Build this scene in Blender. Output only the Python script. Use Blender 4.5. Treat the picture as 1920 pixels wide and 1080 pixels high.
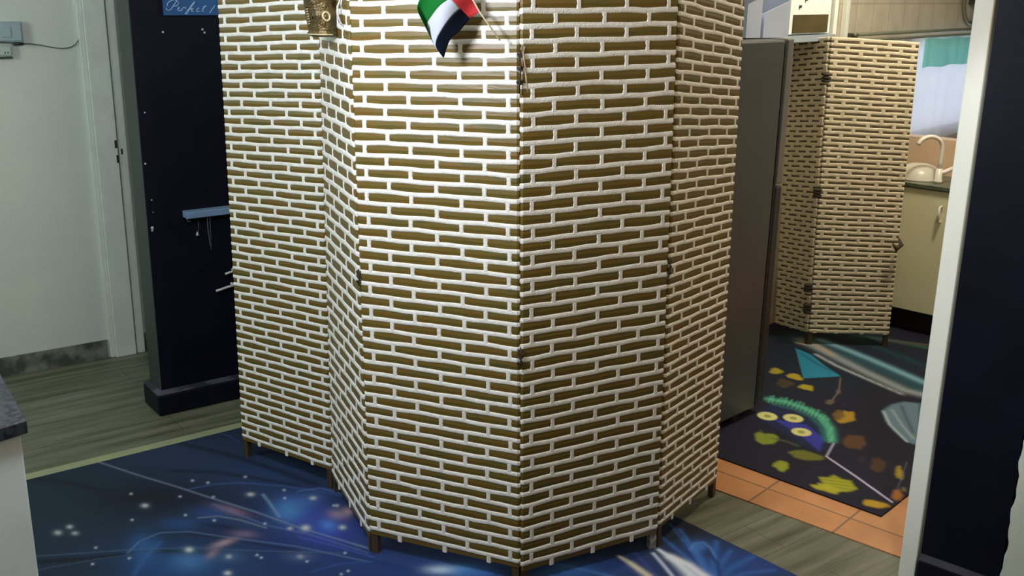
import bpy, bmesh, math, random
import numpy as np
from mathutils import Vector, Matrix
random.seed(7)
for o in list(bpy.data.objects): bpy.data.objects.remove(o)
C = bpy.context.scene.collection
scene = bpy.context.scene

# ---------------------------------------------------------------- camera
cam_d = bpy.data.cameras.new('camera'); cam = bpy.data.objects.new('camera', cam_d); C.objects.link(cam)
cam_d.sensor_width = 36; cam_d.lens = 36.27611; cam_d.clip_start = 0.05; cam_d.clip_end = 60
RT = Vector((0.99989, 0.00416, 0.01434)); UP = Vector((-0.01494, 0.27873, 0.96025)); FW = Vector((0.0, 0.96036, -0.27876))
m = Matrix((RT, UP, -FW)).transposed().to_4x4(); m.translation = Vector((0, 0, 1.65))
cam.matrix_world = m
scene.camera = cam

# ---------------------------------------------------------------- world, lights, exposure
w = bpy.data.worlds.new('world'); scene.world = w; w.use_nodes = True
w.node_tree.nodes['Background'].inputs[0].default_value = (.6, .75, 1, 1)
w.node_tree.nodes['Background'].inputs[1].default_value = .12
scene.view_settings.view_transform = 'Standard'; scene.view_settings.look = 'None'
scene.view_settings.exposure = 0; scene.view_settings.gamma = 1
scene.view_settings.use_curve_mapping = False

def light(name, kind, loc, energy, color, size=.2, target=None, spot=None, blend=.5):
    d = bpy.data.lights.new(name, kind); d.energy = energy; d.color = color
    if kind == 'AREA': d.shape = 'DISK'; d.size = size
    else: d.shadow_soft_size = size
    if kind == 'SPOT': d.spot_size = math.radians(spot); d.spot_blend = blend
    o = bpy.data.objects.new(name, d); C.objects.link(o); o.location = loc
    if target is not None:
        o.rotation_euler = (Vector(target) - Vector(loc)).to_track_quat('-Z', 'Y').to_euler()
    return o
light('room_lamp', 'POINT', (-.72, 1.96, 1.80), 66, (.88, .93, 1), .13)
light('ceiling_lamp', 'AREA', (-.9, .6, 2.55), 1.5, (1, .92, .8), .5, (-.9, .6, 0))
light('hall_lamp', 'AREA', (-2.9, 2.3, 1.7), 19, (.84, 1, .88), .5, (-2.0, 4.3, 1.5))
light('living_lamp', 'AREA', (1.25, 1.0, 2.1), 9, (1, .72, .38), .5, (.6, 2.9, 1.0))
light('jamb_fill_spot', 'SPOT', (.85, 1.4, 2.55), 85, (.97, 1, .97), .06, (1.27, 2.72, .9), 27, .5)  # unseen spot added to brighten the white jamb
light('kitchen_lamp', 'POINT', (2.0, 4.2, 2.45), 84, (1, .89, .70), .12)

# ---------------------------------------------------------------- helpers
def lin(c):
    return tuple(((v/255)/12.92 if v/255 <= .04045 else ((v/255+.055)/1.055)**2.4) for v in c)

MATS = {}
def mat(name, col, rough=.6, metal=0, noise=None, scale=8, bump=0, bscale=60, stretch=(1, 1, 1), spec=.5, alpha=None, emit=None, es=1, ramp=(.35, .65), coat=0):
    if name in MATS: return MATS[name]
    m = bpy.data.materials.new(name); m.use_nodes = True; nt = m.node_tree; N = nt.nodes; L = nt.links
    b = N['Principled BSDF']; b.inputs['Roughness'].default_value = rough; b.inputs['Metallic'].default_value = metal
    b.inputs['Specular IOR Level'].default_value = spec
    b.inputs['Coat Weight'].default_value = coat
    tc = N.new('ShaderNodeTexCoord'); mp = N.new('ShaderNodeMapping'); mp.inputs['Scale'].default_value = stretch
    L.new(tc.outputs['Object'], mp.inputs['Vector'])
    n = N.new('ShaderNodeTexNoise'); n.inputs['Scale'].default_value = scale; n.inputs['Detail'].default_value = 4
    L.new(mp.outputs[0], n.inputs['Vector'])
    r = N.new('ShaderNodeValToRGB'); r.color_ramp.elements[0].position = ramp[0]; r.color_ramp.elements[1].position = ramp[1]
    c2 = noise if noise is not None else tuple(v*.93 for v in col)
    r.color_ramp.elements[0].color = (*col, 1); r.color_ramp.elements[1].color = (*c2, 1)
    L.new(n.outputs['Fac'], r.inputs['Fac']); L.new(r.outputs['Color'], b.inputs['Base Color'])
    if bump:
        n2 = N.new('ShaderNodeTexNoise'); n2.inputs['Scale'].default_value = bscale; L.new(mp.outputs[0], n2.inputs['Vector'])
        bp = N.new('ShaderNodeBump'); bp.inputs['Strength'].default_value = bump; bp.inputs['Distance'].default_value = .01
        L.new(n2.outputs['Fac'], bp.inputs['Height']); L.new(bp.outputs['Normal'], b.inputs['Normal'])
    if emit is not None:
        b.inputs['Emission Color'].default_value = (*emit, 1); b.inputs['Emission Strength'].default_value = es
    if alpha is not None: b.inputs['Alpha'].default_value = alpha
    MATS[name] = m; return m

def link(name, me, mats, parent=None, kind=None, smooth=False):
    o = bpy.data.objects.new(name, me); C.objects.link(o)
    for mm in (mats if isinstance(mats, (list, tuple)) else [mats]): me.materials.append(mm)
    if smooth:
        for p in me.polygons: p.use_smooth = True
    if parent is not None: o.parent = parent
    if kind: o['kind'] = kind
    return o

class MB:
    def __init__(s): s.v = []; s.f = []; s.m = []
    def quad(s, pts, m=0):
        i = len(s.v); s.v += [tuple(p) for p in pts]; s.f.append(tuple(range(i, i+len(pts)))); s.m.append(m)
    def grid(s, rows, m=0, closed=False):      # rows: list of lists of points
        i0 = len(s.v); n = len(rows[0])
        for r in rows: s.v += [tuple(p) for p in r]
        for a in range(len(rows)-1):
            for b in range(n if closed else n-1):
                c = (b+1) % n
                s.f.append((i0+a*n+b, i0+a*n+c, i0+(a+1)*n+c, i0+(a+1)*n+b)); s.m.append(m)
    def prism(s, base, z0, z1, m=0, tops=None):  # base: xy polygon (ccw)
        n = len(base); i = len(s.v); tp = tops or base
        s.v += [(p[0], p[1], z0) for p in base] + [(p[0], p[1], z1) for p in tp]
        s.f.append(tuple(i+k for k in reversed(range(n)))); s.m.append(m)
        s.f.append(tuple(i+n+k for k in range(n))); s.m.append(m)
        for k in range(n):
            j = (k+1) % n; s.f.append((i+k, i+j, i+n+j, i+n+k)); s.m.append(m)
    def tube(s, pts, r, seg=8, m=0, cap=True):
        pts = [Vector(p) for p in pts]; rows = []
        rs = r if isinstance(r, (list, tuple)) else [r]*len(pts)
        prev = None
        for k, p in enumerate(pts):
            d = (pts[min(k+1, len(pts)-1)] - pts[max(k-1, 0)]).normalized()
            a = prev if prev is not None else (Vector((0, 0, 1)) if abs(d.z) < .9 else Vector((1, 0, 0)))
            x = (a - d*a.dot(d)).normalized(); prev = x; y = d.cross(x)
            rows.append([p + (x*math.cos(t)+y*math.sin(t))*rs[k] for t in [2*math.pi*q/seg for q in range(seg)]])
        s.grid(rows, m, True)
        if cap:
            n = len(s.v); s.f.append(tuple(range(n-seg, n))); s.m.append(m)
            st = n - seg*len(rows); s.f.append(tuple(reversed(range(st, st+seg)))); s.m.append(m)
    def lathe(s, prof, c, seg=20, m=0, axis=None):
        rows = []
        for r, z in prof: rows.append([(c[0]+r*math.cos(t), c[1]+r*math.sin(t), c[2]+z) for t in [2*math.pi*q/seg for q in range(seg)]])
        s.grid(rows, m, True)
    def build(s, name, mats, parent=None, kind=None, smooth=False, bevel=0):
        me = bpy.data.meshes.new(name); me.from_pydata(s.v, [], s.f); me.polygons.foreach_set('material_index', s.m); me.update()
        bm = bmesh.new(); bm.from_mesh(me); bmesh.ops.recalc_face_normals(bm, faces=bm.faces); bm.to_mesh(me); bm.free()
        o = link(name, me, mats, parent, kind, smooth)
        if bevel:
            md = o.modifiers.new('bevel', 'BEVEL'); md.width = bevel; md.segments = 2; md.limit_method = 'ANGLE'
        return o

def thing(name, label, cat, loc=(0, 0, 0), group=None):
    o = bpy.data.objects.new(name, None); C.objects.link(o); o.location = loc; o.empty_display_size = .1
    o['label'] = label; o['category'] = cat
    if group: o['group'] = group
    return o
def tag(o, label, cat, group=None):
    o['label'] = label; o['category'] = cat
    if group: o['group'] = group
    return o
def own(root):
    """children were built in world coordinates: keep them there under a moved root"""
    for ch in list(root.children):
        ch.matrix_parent_inverse = Matrix.Translation(-root.location)

def dirv(a): return Vector((math.cos(math.radians(a)), math.sin(math.radians(a))))
def obox(p, a, lx, ly):      # xy rectangle: corner p, first side along angle a (length lx), second along a+90 (length ly)
    p = Vector(p); u = dirv(a); v = dirv(a+90)
    return [p, p+u*lx, p+u*lx+v*ly, p+v*ly]

def wall(name, a, b, z0, z1, th, mt, kind='structure'):
    """wall whose face runs a->b; its body lies th to the left of a->b"""
    a = Vector(a); b = Vector(b); d = (b-a).normalized(); n = Vector((-d.y, d.x))*th
    L = (b-a).length
    P = [(a.x, a.y), (b.x, b.y), (b.x+n.x, b.y+n.y), (a.x+n.x, a.y+n.y)]
    mb = MB(); mb.prism(P, z0, z1); o = mb.build(name, mt, None, kind)
    uv = o.data.uv_layers.new(name='UVMap')
    for poly in o.data.polygons:
        for li in poly.loop_indices:
            c = o.data.vertices[o.data.loops[li].vertex_index].co
            uv.data[li].uv = ((Vector((c.x, c.y))-a).dot(d), c.z)
    return o

# ---------------------------------------------------------------- materials
M_cord = mat('white_paper_cord', (.80, .785, .75), .7, noise=(.70, .68, .63), scale=40, bump=.25, bscale=220)
def brick_mat():
    m = bpy.data.materials.new('bronze_paper_weave'); m.use_nodes = True; nt = m.node_tree; N = nt.nodes; L = nt.links
    b = N['Principled BSDF']; b.inputs['Roughness'].default_value = .42; b.inputs['Specular IOR Level'].default_value = .45
    tc = N.new('ShaderNodeTexCoord'); mp = N.new('ShaderNodeMapping'); mp.inputs['Scale'].default_value = (9, 9, 55)
    L.new(tc.outputs['Object'], mp.inputs['Vector'])
    n = N.new('ShaderNodeTexNoise'); n.inputs['Scale'].default_value = 1.2; n.inputs['Detail'].default_value = 3; L.new(mp.outputs[0], n.inputs['Vector'])
    r = N.new('ShaderNodeValToRGB'); e = r.color_ramp.elements
    e[0].position = .3; e[0].color = (.088, .074, .016, 1); e[1].position = .7; e[1].color = (.142, .074, .011, 1)
    k = e.new(.5); k.color = (.130, .088, .013, 1)
    L.new(n.outputs['Fac'], r.inputs['Fac']); L.new(r.outputs['Color'], b.inputs['Base Color'])
    mp2 = N.new('ShaderNodeMapping'); mp2.inputs['Scale'].default_value = (30, 30, 260); L.new(tc.outputs['Object'], mp2.inputs['Vector'])
    n2 = N.new('ShaderNodeTexNoise'); n2.inputs['Scale'].default_value = 1; L.new(mp2.outputs[0], n2.inputs['Vector'])
    bp = N.new('ShaderNodeBump'); bp.inputs['Strength'].default_value = .18; bp.inputs['Distance'].default_value = .003
    L.new(n2.outputs['Fac'], bp.inputs['Height']); L.new(bp.outputs['Normal'], b.inputs['Normal'])
    return m
M_brick = brick_mat()
M_leg = mat('dark_wood', (.045, .03, .016), .5, noise=(.075, .048, .025), scale=6, stretch=(8, 8, 1))
M_legw = mat('scuffed_white_wood', (.45, .42, .38), .6, noise=(.08, .06, .04), scale=45)
M_hinge = mat('dark_cord_hinge', (.03, .022, .012), .8)
M_rope = mat('frayed_cord', (.38, .32, .22), .8, noise=(.2, .16, .1), scale=50)
M_cream = mat('cream_wall_paint', (.55, .585, .525), .8, noise=(.51, .555, .505), scale=3, bump=.15, bscale=90)
M_trim = mat('pale_green_trim_paint', (.58, .63, .57), .5, noise=(.54, .585, .535), scale=12, bump=.1, bscale=40)
M_jamb = mat('white_jamb_paint', (.78, .80, .76), .45, noise=(.74, .76, .72), scale=6)
M_navy = mat('dark_navy_gloss_paint', (.0035, .0035, .010), .45, noise=(.005, .005, .014), scale=5, bump=.05, bscale=30, spec=.16)
M_navyside = M_navy
M_chip = mat('chipped_paint', (.45, .48, .52), .7)
M_worn_glint = mat('worn_glint_navy_paint', (.05, .055, .085), .5, noise=(.008, .008, .018), scale=14, ramp=(.40, .55))  # scuffed wear plus a glint put into the colour of the plinth top
M_ceil = mat('white_ceiling', (.68, .64, .54), .9)
M_base = mat('grey_stone_skirting', (.16, .18, .15), .5, noise=(.045, .055, .045), scale=14, ramp=(.40, .62))

def plank_mat():
    m = bpy.data.materials.new('grey_oak_laminate'); m.use_nodes = True; nt = m.node_tree; N = nt.nodes; L = nt.links
    b = N['Principled BSDF']; b.inputs['Roughness'].default_value = .48
    tc = N.new('ShaderNodeTexCoord'); mp = N.new('ShaderNodeMapping'); mp.inputs['Rotation'].default_value = (0, 0, math.radians(-37))
    L.new(tc.outputs['Object'], mp.inputs['Vector'])
    s = N.new('ShaderNodeMapping'); s.inputs['Scale'].default_value = (1.1, 14, 1); L.new(mp.outputs[0], s.inputs['Vector'])
    n = N.new('ShaderNodeTexNoise'); n.inputs['Scale'].default_value = 1.6; n.inputs['Detail'].default_value = 6; n.inputs['Roughness'].default_value = .6
    L.new(s.outputs[0], n.inputs['Vector'])
    r = N.new('ShaderNodeValToRGB'); e = r.color_ramp.elements
    e[0].position = .3; e[0].color = (.048, .054, .032, 1); e[1].position = .72; e[1].color = (.20, .20, .145, 1)
    L.new(n.outputs['Fac'], r.inputs['Fac'])
    br = N.new('ShaderNodeTexBrick'); br.inputs['Scale'].default_value = 1; br.inputs['Brick Width'].default_value = 1.2; br.inputs['Row Height'].default_value = .16
    br.inputs['Mortar Size'].default_value = .0015; br.inputs['Color1'].default_value = (1, 1, 1, 1); br.inputs['Color2'].default_value = (.86, .86, .84, 1)
    br.inputs['Mortar'].default_value = (.35, .35, .33, 1); L.new(mp.outputs[0], br.inputs['Vector'])
    mx = N.new('ShaderNodeMixRGB'); mx.blend_type = 'MULTIPLY'; mx.inputs[0].default_value = 1
    L.new(r.outputs['Color'], mx.inputs[1]); L.new(br.outputs['Color'], mx.inputs[2]); L.new(mx.outputs[0], b.inputs['Base Color'])
    return m
def tile_mat(name, c1, c2, mortar, wd, hg, rot=0, uv=False, rough=.4, off=0., ms=.004, loc=(0, 0, 0)):
    m = bpy.data.materials.new(name); m.use_nodes = True; nt = m.node_tree; N = nt.nodes; L = nt.links
    b = N['Principled BSDF']; b.inputs['Roughness'].default_value = rough
    tc = N.new('ShaderNodeTexCoord'); mp = N.new('ShaderNodeMapping'); mp.inputs['Rotation'].default_value = (0, 0, math.radians(rot)); mp.inputs['Location'].default_value = loc
    L.new(tc.outputs['UV' if uv else 'Object'], mp.inputs['Vector'])
    br = N.new('ShaderNodeTexBrick'); br.offset = off; br.inputs['Scale'].default_value = 1; br.inputs['Brick Width'].default_value = wd; br.inputs['Row Height'].default_value = hg
    br.inputs['Mortar Size'].default_value = ms; br.inputs['Color1'].default_value = (*c1, 1); br.inputs['Color2'].default_value = (*c2, 1); br.inputs['Mortar'].default_value = (*mortar, 1)
    L.new(mp.outputs[0], br.inputs['Vector'])
    n = N.new('ShaderNodeTexNoise'); n.inputs['Scale'].default_value = 9; L.new(tc.outputs['Object'], n.inputs['Vector'])
    mx = N.new('ShaderNodeMixRGB'); mx.blend_type = 'OVERLAY'; mx.inputs[0].default_value = .25
    L.new(br.outputs['Color'], mx.inputs[1]); L.new(n.outputs['Fac'], mx.inputs[2]); L.new(mx.outputs[0], b.inputs['Base Color'])
    return m
M_plank = plank_mat()
M_terra = tile_mat('terracotta_floor_tile', (.52, .235, .095), (.45, .20, .08), (.20, .11, .06), .3, .3, 42, rough=.45)
M_wtile = tile_mat('cream_wall_tile', (.56, .52, .42), (.53, .49, .39), (.40, .36, .28), .2, .2, 0, True, rough=.3)

# ---------------------------------------------------------------- room shell
fl = MB(); fl.prism([(-5, -2), (5.5, -2), (5.5, 8), (-5, 8)], -.05, 0); fl.build('floor', M_plank, None, 'structure')
k0 = Vector((0.7172, 3.21984)); k1 = Vector((1.19205, 2.79972)); kd = (k1-k0).normalized(); kn = Vector((-kd.y, kd.x))
if kn.y < 0: kn = -kn
ft = MB(); ft.prism([k0-kd*1.2, k0+kd*3.6, k0+kd*3.6+kn*4.2, k0-kd*1.2+kn*4.2], .0005, .004); ft.build('floor_kitchen', M_terra, None, 'structure')
ce = MB(); ce.prism([(-5, -2), (5.5, -2), (5.5, 8), (-5, 8)], 2.7, 2.75); ce.build('ceiling', M_ceil, None, 'structure')

WL0 = Vector((-2.214, 4.18)); wd = (Vector((-1.853, 4.445))-WL0).normalized()
wall('wall_left', WL0-wd*3.2, WL0+wd*3.0, 0, 2.7, .1, M_cream)
bb = Vector((-1.84814, 4.45255))
wall('baseboard_left', WL0-wd*3.2+Vector((wd.y, -wd.x))*.012, bb+Vector((wd.y, -wd.x))*.012, 0, .085, .012, M_base)

# door architrave on the cream wall
tr = MB()
ta = Vector((-1.84047, 4.45419)); tb = ta + wd*.155; tcn = Vector((wd.y, -wd.x))
def onwall(p, q, out, z0, z1, mb, m=0):
    P = [p+tcn*out, q+tcn*out, q, p]; mb.prism(P, z0, z1, m)
onwall(ta, ta+wd*.022, .018, 0, 2.5, tr); onwall(ta+wd*.022, ta+wd*.112, .03, 0, 2.5, tr); onwall(ta+wd*.118, tb, .022, 0, 2.5, tr)
trm = tr.build('trim_1', M_trim, None, 'structure', bevel=.003)
kp = MB()
onwall(ta+wd*.100, ta+wd*.110, .0312, .955, .99, kp); onwall(ta+wd*.103, ta+wd*.1115, .0312, .89, .925, kp); onwall(ta+wd*.126, ta+wd*.134, .0232, .925, .95, kp)
kp.build('keyhole', mat('black_keyhole', (.01, .01, .01), .6), trm)
wall('baseboard_door', tb+wd*.005+tcn*.012, tb+wd*2.2+tcn*.012, 0, .085, .012, M_base)

# dark navy partition (column) with plinth
c0 = Vector((-1.382, 3.805)); ca = 37
pw = MB(); pw.prism(obox(c0, ca, .95, .14), 0, 2.7, 0); pw.m[-1] = 2
u = dirv(ca); nrm = Vector((u.y, -u.x))
def chip(mb, p3, s, m=1):
    p = Vector(p3); U = Vector((u.x, u.y, 0)); q = p + Vector((nrm.x, nrm.y, 0))*.0015
    mb.quad([q+U*s*-1+Vector((0, 0, -s*.6)), q+U*s*.8+Vector((0, 0, -s)), q+U*s+Vector((0, 0, s*.7)), q-U*s*.5+Vector((0, 0, s))], m)
for p3, s in [((-1.28969, 3.87456, 1.47899), 0.004), ((-1.17113, 3.96391, 1.48687), 0.004), ((-1.16526, 3.96833, 1.47518), 0.004), ((-1.36154, 3.82042, 1.19223), 0.003), ((-1.37266, 3.81204, 1.00389), 0.004), ((-1.36285, 3.81943, 0.86536), 0.003), ((-1.36826, 3.81536, 0.75923), 0.006), ((-1.36893, 3.81485, 0.74898), 0.004), ((-1.36116, 3.8207, 0.818), 0.002)]: chip(pw, p3, s)
part = pw.build('wall_partition', [M_navy, M_chip, mat('slate_side_face', (.030, .042, .042), .55)], None, 'structure', bevel=.004)  # side face set to a lighter grey-green than the navy front
pl = MB(); pl.prism(obox(c0-u*.022+nrm*.022, ca, .98, .185), 0, .088)
pl.build('baseboard_partition', M_navy, None, 'structure', bevel=.008)
pt = MB(); b0 = obox(c0-u*.022+nrm*.022, ca, .98, .185); b1 = obox(c0-u*.002+nrm*.002, ca, .95, .145)
pt.prism(b0, .0885, .102, tops=b1); pt.build('trim_2', M_worn_glint, None, 'structure')

# right pier, jamb, right strip
J0 = Vector((1.15145, 2.69444)); ja = -41
jd = dirv(ja)
pj = MB(); pj.prism(obox(J0, ja, .047, .13), 0, 2.7); pj.build('trim_3', M_jamb, None, 'structure', bevel=.003)
p0 = J0 + jd*.047 + Vector((jd.y, -jd.x))*-.004
pg = MB(); pg.prism(obox(J0+jd*.048+dirv(ja+90)*.012, ja, .006, .1), 0, 2.7); pg.build('trim_4', mat('grey_joint', (.2, .21, .2), .8), None, 'structure')
q0 = J0 + jd*.055 + dirv(ja+90)*.004
pr_ = MB(); pr_.prism(obox(q0, ja, .215, .13), 0, 2.7)
pier = pr_.build('wall_pier', [M_navy, M_chip], None, 'structure')
pb = MB(); pb.prism(obox(q0-dirv(ja+90)*.022+jd*.002, ja, .213, .14), 0, .085); pb.build('baseboard_pier', M_navy, None, 'structure', bevel=.004)
pb2 = MB(); pb2.prism(obox(q0-dirv(ja+90)*.022+jd*.002, ja, .213, .03), .0855, .098, tops=obox(q0-dirv(ja+90)*.003+jd*.002, ja, .213, .01)); pb2.build('trim_5', mat('pier_plinth_top', (.03, .032, .06), .5, noise=(.012, .012, .03), scale=9), None, 'structure')  # bevelled plinth top, lighter than the plinth below
s0 = q0 + jd*.217
st = MB(); rows = []
zs = [i*.02 for i in range(136)]
for z in zs:
    j = .003*math.sin(z*37)+.0022*math.sin(z*91+1)
    a = s0 + jd*(j+.004) - dirv(ja+90)*.006; b_ = s0 + jd*.9 - dirv(ja+90)*.006
    rows.append([(a.x, a.y, z), (b_.x, b_.y, z), (b_.x-dirv(ja-90).x*.1, b_.y-dirv(ja-90).y*.1, z), (a.x-dirv(ja-90).x*.1, a.y-dirv(ja-90).y*.1, z)])
st.grid(rows, 0, True); st.build('trim_6', M_trim, None, 'structure')
wall('wall_right', s0+jd*.9, s0+jd*3.0, 0, 2.7, .1, M_cream)
# kitchen walls
W0 = Vector((1.60, 5.38)); wdk = dirv(47)
wall('wall_kitchen', W0-wdk*1.55, W0+wdk*2.2, 0, 2.7, .1, M_wtile)
wall('wall_back', W0+wdk*2.2, W0+wdk*2.2+dirv(-43)*3.2, 0, 2.7, .1, M_cream)
wall('wall_hall', W0-wdk*1.55+dirv(137)*2.2, W0-wdk*1.55, 0, 2.7, .1, M_cream)
wall('wall_front', (4.8, -1.6), (-4.6, -1.6), 0, 2.7, .1, M_cream) if False else wall('wall_front', (-4.6, -1.7), (4.8, -1.7), 0, 2.7, .1, M_cream)
wall('wall_side', (-4.7, 2.6), (-4.7, -1.6), 0, 2.7, .1, M_cream)

# ---------------------------------------------------------------- woven screens
RIBS = [.075, .21, .35, .51, .66, .80, .935]
def screen_panel(root, BL, BR, TL, TR, rows, th=.022, band=.21, ribs=RIBS, extra=.62, side=1, legs=(1, 1), legmat=None, phase=0, wav=.012, proud=.003, name='panel', barw=.0072, inset=.004, legz=0.0, mats=None):
    BL, BR, TL, TR = map(Vector, (BL, BR, TL, TR))
    dx = (BR-BL); dx.z = 0; W = dx.length; d = dx.normalized(); n = Vector((d.y, -d.x, 0))      # faces the camera
    def pos(uu, k, dep):
        t = k/rows
        a = BL.lerp(TL, t); b = BR.lerp(TR, t); p = a.lerp(b, uu); return p + n*dep
    e = inset/W
    rr = .004/W
    def path(f0, f1, out):      # outline of the panel section: list of (u, depth)
        return None
    NF = 26
    def loop(out, nf=NF):
        L = []
        for i in range(nf+1): L.append((e+(1-2*e)*i/nf, out))
        L[0] = (e+rr, out); L[-1] = (1-e-rr, out)
        L.append((1-e+out/W, -.003)); L.append((1-e+out/W, -th+.003))
        for i in range(7): L.append((1-e-rr-(1-2*e-2*rr)*i/6, -th-out))
        L.append((e-out/W, -th+.003)); L.append((e-out/W, -.003))
        return L
    mb = MB()
    base = loop(0)
    kk = [-extra]; k = 0
    rowsl = []
    lv = [(-extra, 0), (0, 0)]
    for r in range(rows): lv += [(r+.25, .0006), (r+.5, .0016), (r+.75, .0006), (r+1, 0)]
    for (k, o) in lv:
        L = loop(o); rowsl.append([pos(a, k, b) for a, b in L])
    mb.grid(rowsl, 0, True)
    # caps
    nL = len(base); i0 = 0
    mb.f.append(tuple(reversed(range(nL)))); mb.m.append(0)
    tot = len(mb.v); mb.f.append(tuple(range(tot-nL, tot))); mb.m.append(0)
    rnd = random.Random(int(BL.x*1000)+rows)
    for r in range(rows+1):
        ph = ((r+phase) % 2)
        rr_ = []
        f1, f2, p1, p2 = rnd.uniform(2, 5), rnd.uniform(6, 10), rnd.uniform(0, 6), rnd.uniform(0, 6)
        j = [.028*math.sin(f1*i/NF*3+p1)+.018*math.sin(f2*i/NF*3+p2)+rnd.uniform(-.008, .008) for i in range(NF+1)]
        for (dk, dep) in ((-band, .0002), (-band*.62, proud*.8), (0, proud), (band*.62, proud*.8), (band, .0002)):
            L = loop(dep); pts = []
            for i, (a, b) in enumerate(L):
                wv = 0
                if i <= NF:
                    # the cord dips or lifts where it crosses the upright ribs
                    for q, rb in enumerate(ribs):
                        g = math.exp(-((a-rb)/.07)**2)
                        wv += wav*g*(1 if (q+r+phase) % 2 == 0 else -1)
                    wv += j[i]
                pts.append(pos(a, r+dk+wv, b))
            rr_.append(pts)
        mb.grid(rr_, 1, True)
    for r in range(-1, rows):
        for q, rb in enumerate(ribs):
            if (q+r+phase) % 2: continue
            wb = barw/W; k0_ = r+band*.3; k1_ = r+1-band*.3
            if r == -1: k0_ = -extra-.12
            sh = rnd.uniform(-.003, .003)/W
            for (f, dp) in ((1, 0), (-1, -th)):
                rows3 = []
                for k in (k0_, (k0_+k1_)/2, k1_):
                    rows3.append([pos(rb-wb+sh, k, dp+f*.0002), pos(rb-wb*.6+sh, k, dp+f*proud*.9), pos(rb+wb*.6+sh, k, dp+f*proud*.9), pos(rb+wb+sh, k, dp+f*.0002)])
                mb.grid(rows3, 1)
                if r == -1: mb.quad(rows3[0], 1)
    pan = mb.build(name, mats or [M_brick, M_cord], root)
    lm = legmat or [M_leg, M_leg]
    for s, uu in ((0, .035), (1, 1-.035)):
        if not legs[s]: continue
        lb = MB(); hw = .011/W
        z0 = legz
        a = pos(uu-hw, -extra+.1, 0); b = pos(uu+hw, -extra+.1, 0)
        lean = (TL-BL)/(TL-BL).z if s == 0 else (TR-BR)/(TR-BR).z
        pts_t = [pos(uu-hw, -extra+.1, -.002), pos(uu+hw, -extra+.1, -.002), pos(uu+hw, -extra+.1, -th+.002), pos(uu-hw, -extra+.1, -th+.002)]
        pts_b = [p - lean*(p.z-z0) for p in pts_t]
        i = len(lb.v); lb.v += [tuple(p) for p in pts_b+pts_t]
        for f in ((3, 2, 1, 0), (4, 5, 6, 7), (0, 1, 5, 4), (1, 2, 6, 5), (2, 3, 7, 6), (3, 0, 4, 7)): lb.f.append(f); lb.m.append(0)
        lb.build('leg', lm[s], pan)
    # bottom cross rail between the legs, just behind the weave edge
    return pan, pos

JT = [[-0.96996, 3.42574, 0.01597, -0.03466], [-0.60008, 3.17624, 0.00957, -0.01027], [-0.41797, 2.77356, -0.01473, 0.02539], [0.03729, 2.60932, -0.0177, 0.01738], [0.4599, 2.82514, -0.01958, -0.00858], [0.70694, 3.18552, -0.01384, 0.01188]]      # foot x, foot y, lean of each joint per metre
PN = [[0.09082, 0.09458, 0.02864, 0.02905], [0.08, 0.08, 0.0385, 0.0385], [0.08945, 0.07894, 0.03293, 0.03358], [0.0686, 0.0819, 0.03637, 0.03622], [0.08944, 0.07697, 0.03009, 0.0293]]      # course 0 height left/right, course spacing left/right
M_cord2 = mat('cream_paper_cord', (.74, .66, .48), .7, noise=(.64, .56, .40), scale=40, bump=.25, bscale=220)
M_brick2 = mat('dull_brown_paper_weave', (.085, .065, .03), .6, noise=(.12, .09, .04), scale=20)
def jpt(j, z): return (JT[j][0]+JT[j][2]*z, JT[j][1]+JT[j][3]*z, z)
scr = thing('folding_screen', 'tall five panel folding screen woven in white and olive bricks, standing on the blue rug', 'screen', (JT[3][0], JT[3][1], 0))
PANELS = []
for i, (jl, jr) in enumerate(((0, 1), (1, 2), (2, 3), (3, 4), (4, 5))):
    zl, zr, sl, sr = PN[i]
    n = int(round((1.80-zl)/sl))
    legmat = [M_leg, M_legw] if i == 3 else None
    p, pos = screen_panel(scr, jpt(jl, zl), jpt(jr, zr), jpt(jl, zl+n*sl), jpt(jr, zr+n*sr), n, phase=[0, 0, 0, 0, 0][i], legmat=legmat)
    PANELS.append((p, pos, n))
for ch in PANELS[3][0].children:
    if ch.data.materials[0] == M_legw: ch['label'] = 'white scuffed leg'
# hinge cords at the joints
def hinge(pan, j, z, mt, side=1, h=.06, r=.004):
    hb = MB(); x, y, _ = jpt(j, z)
    for q in range(3):
        zz = z + (q-1)*h/3
        hb.tube([(x+.006*math.cos(t), y-.001+.006*math.sin(t), zz+.004*math.sin(2*t+q)) for t in [2*math.pi*v/10 for v in range(11)]], r, 6, 0, False)
    hb.tube([(x, y-.006, z+h*.6), (x+.002, y-.008, z), (x-.001, y-.006, z-h*.6)], r*.7, 6)
    return hb.build('hinge', mt, pan, smooth=True)
hinge(PANELS[3][0], 3, 1.45692, M_hinge, h=.10, r=.003)
hinge(PANELS[3][0], 3, 0.69527, M_hinge, h=.05, r=.0025)
hinge(PANELS[2][0], 2, 0.86456, M_hinge, h=.04, r=.0025)
hinge(PANELS[4][0], 4, 0.90119, M_hinge, h=.05, r=.0025)
fr = MB(); fr.tube([(0.02245, 2.585, 1.51455), (0.01883, 2.585, 1.49796), (0.02462, 2.585, 1.46606), (0.02783, 2.585, 1.43389), (0.03235, 2.585, 1.40282)], [.003, .002, .0022, .0025, .001], 6)
fr.tube([(0.02245, 2.585, 1.51455), (0.01587, 2.585, 1.51827), (0.01344, 2.585, 1.50807), (0.02004, 2.585, 1.50307)], .002, 6)
fo = fr.build('frayed_cord', M_rope, PANELS[3][0], smooth=True)
own(scr)

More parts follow.
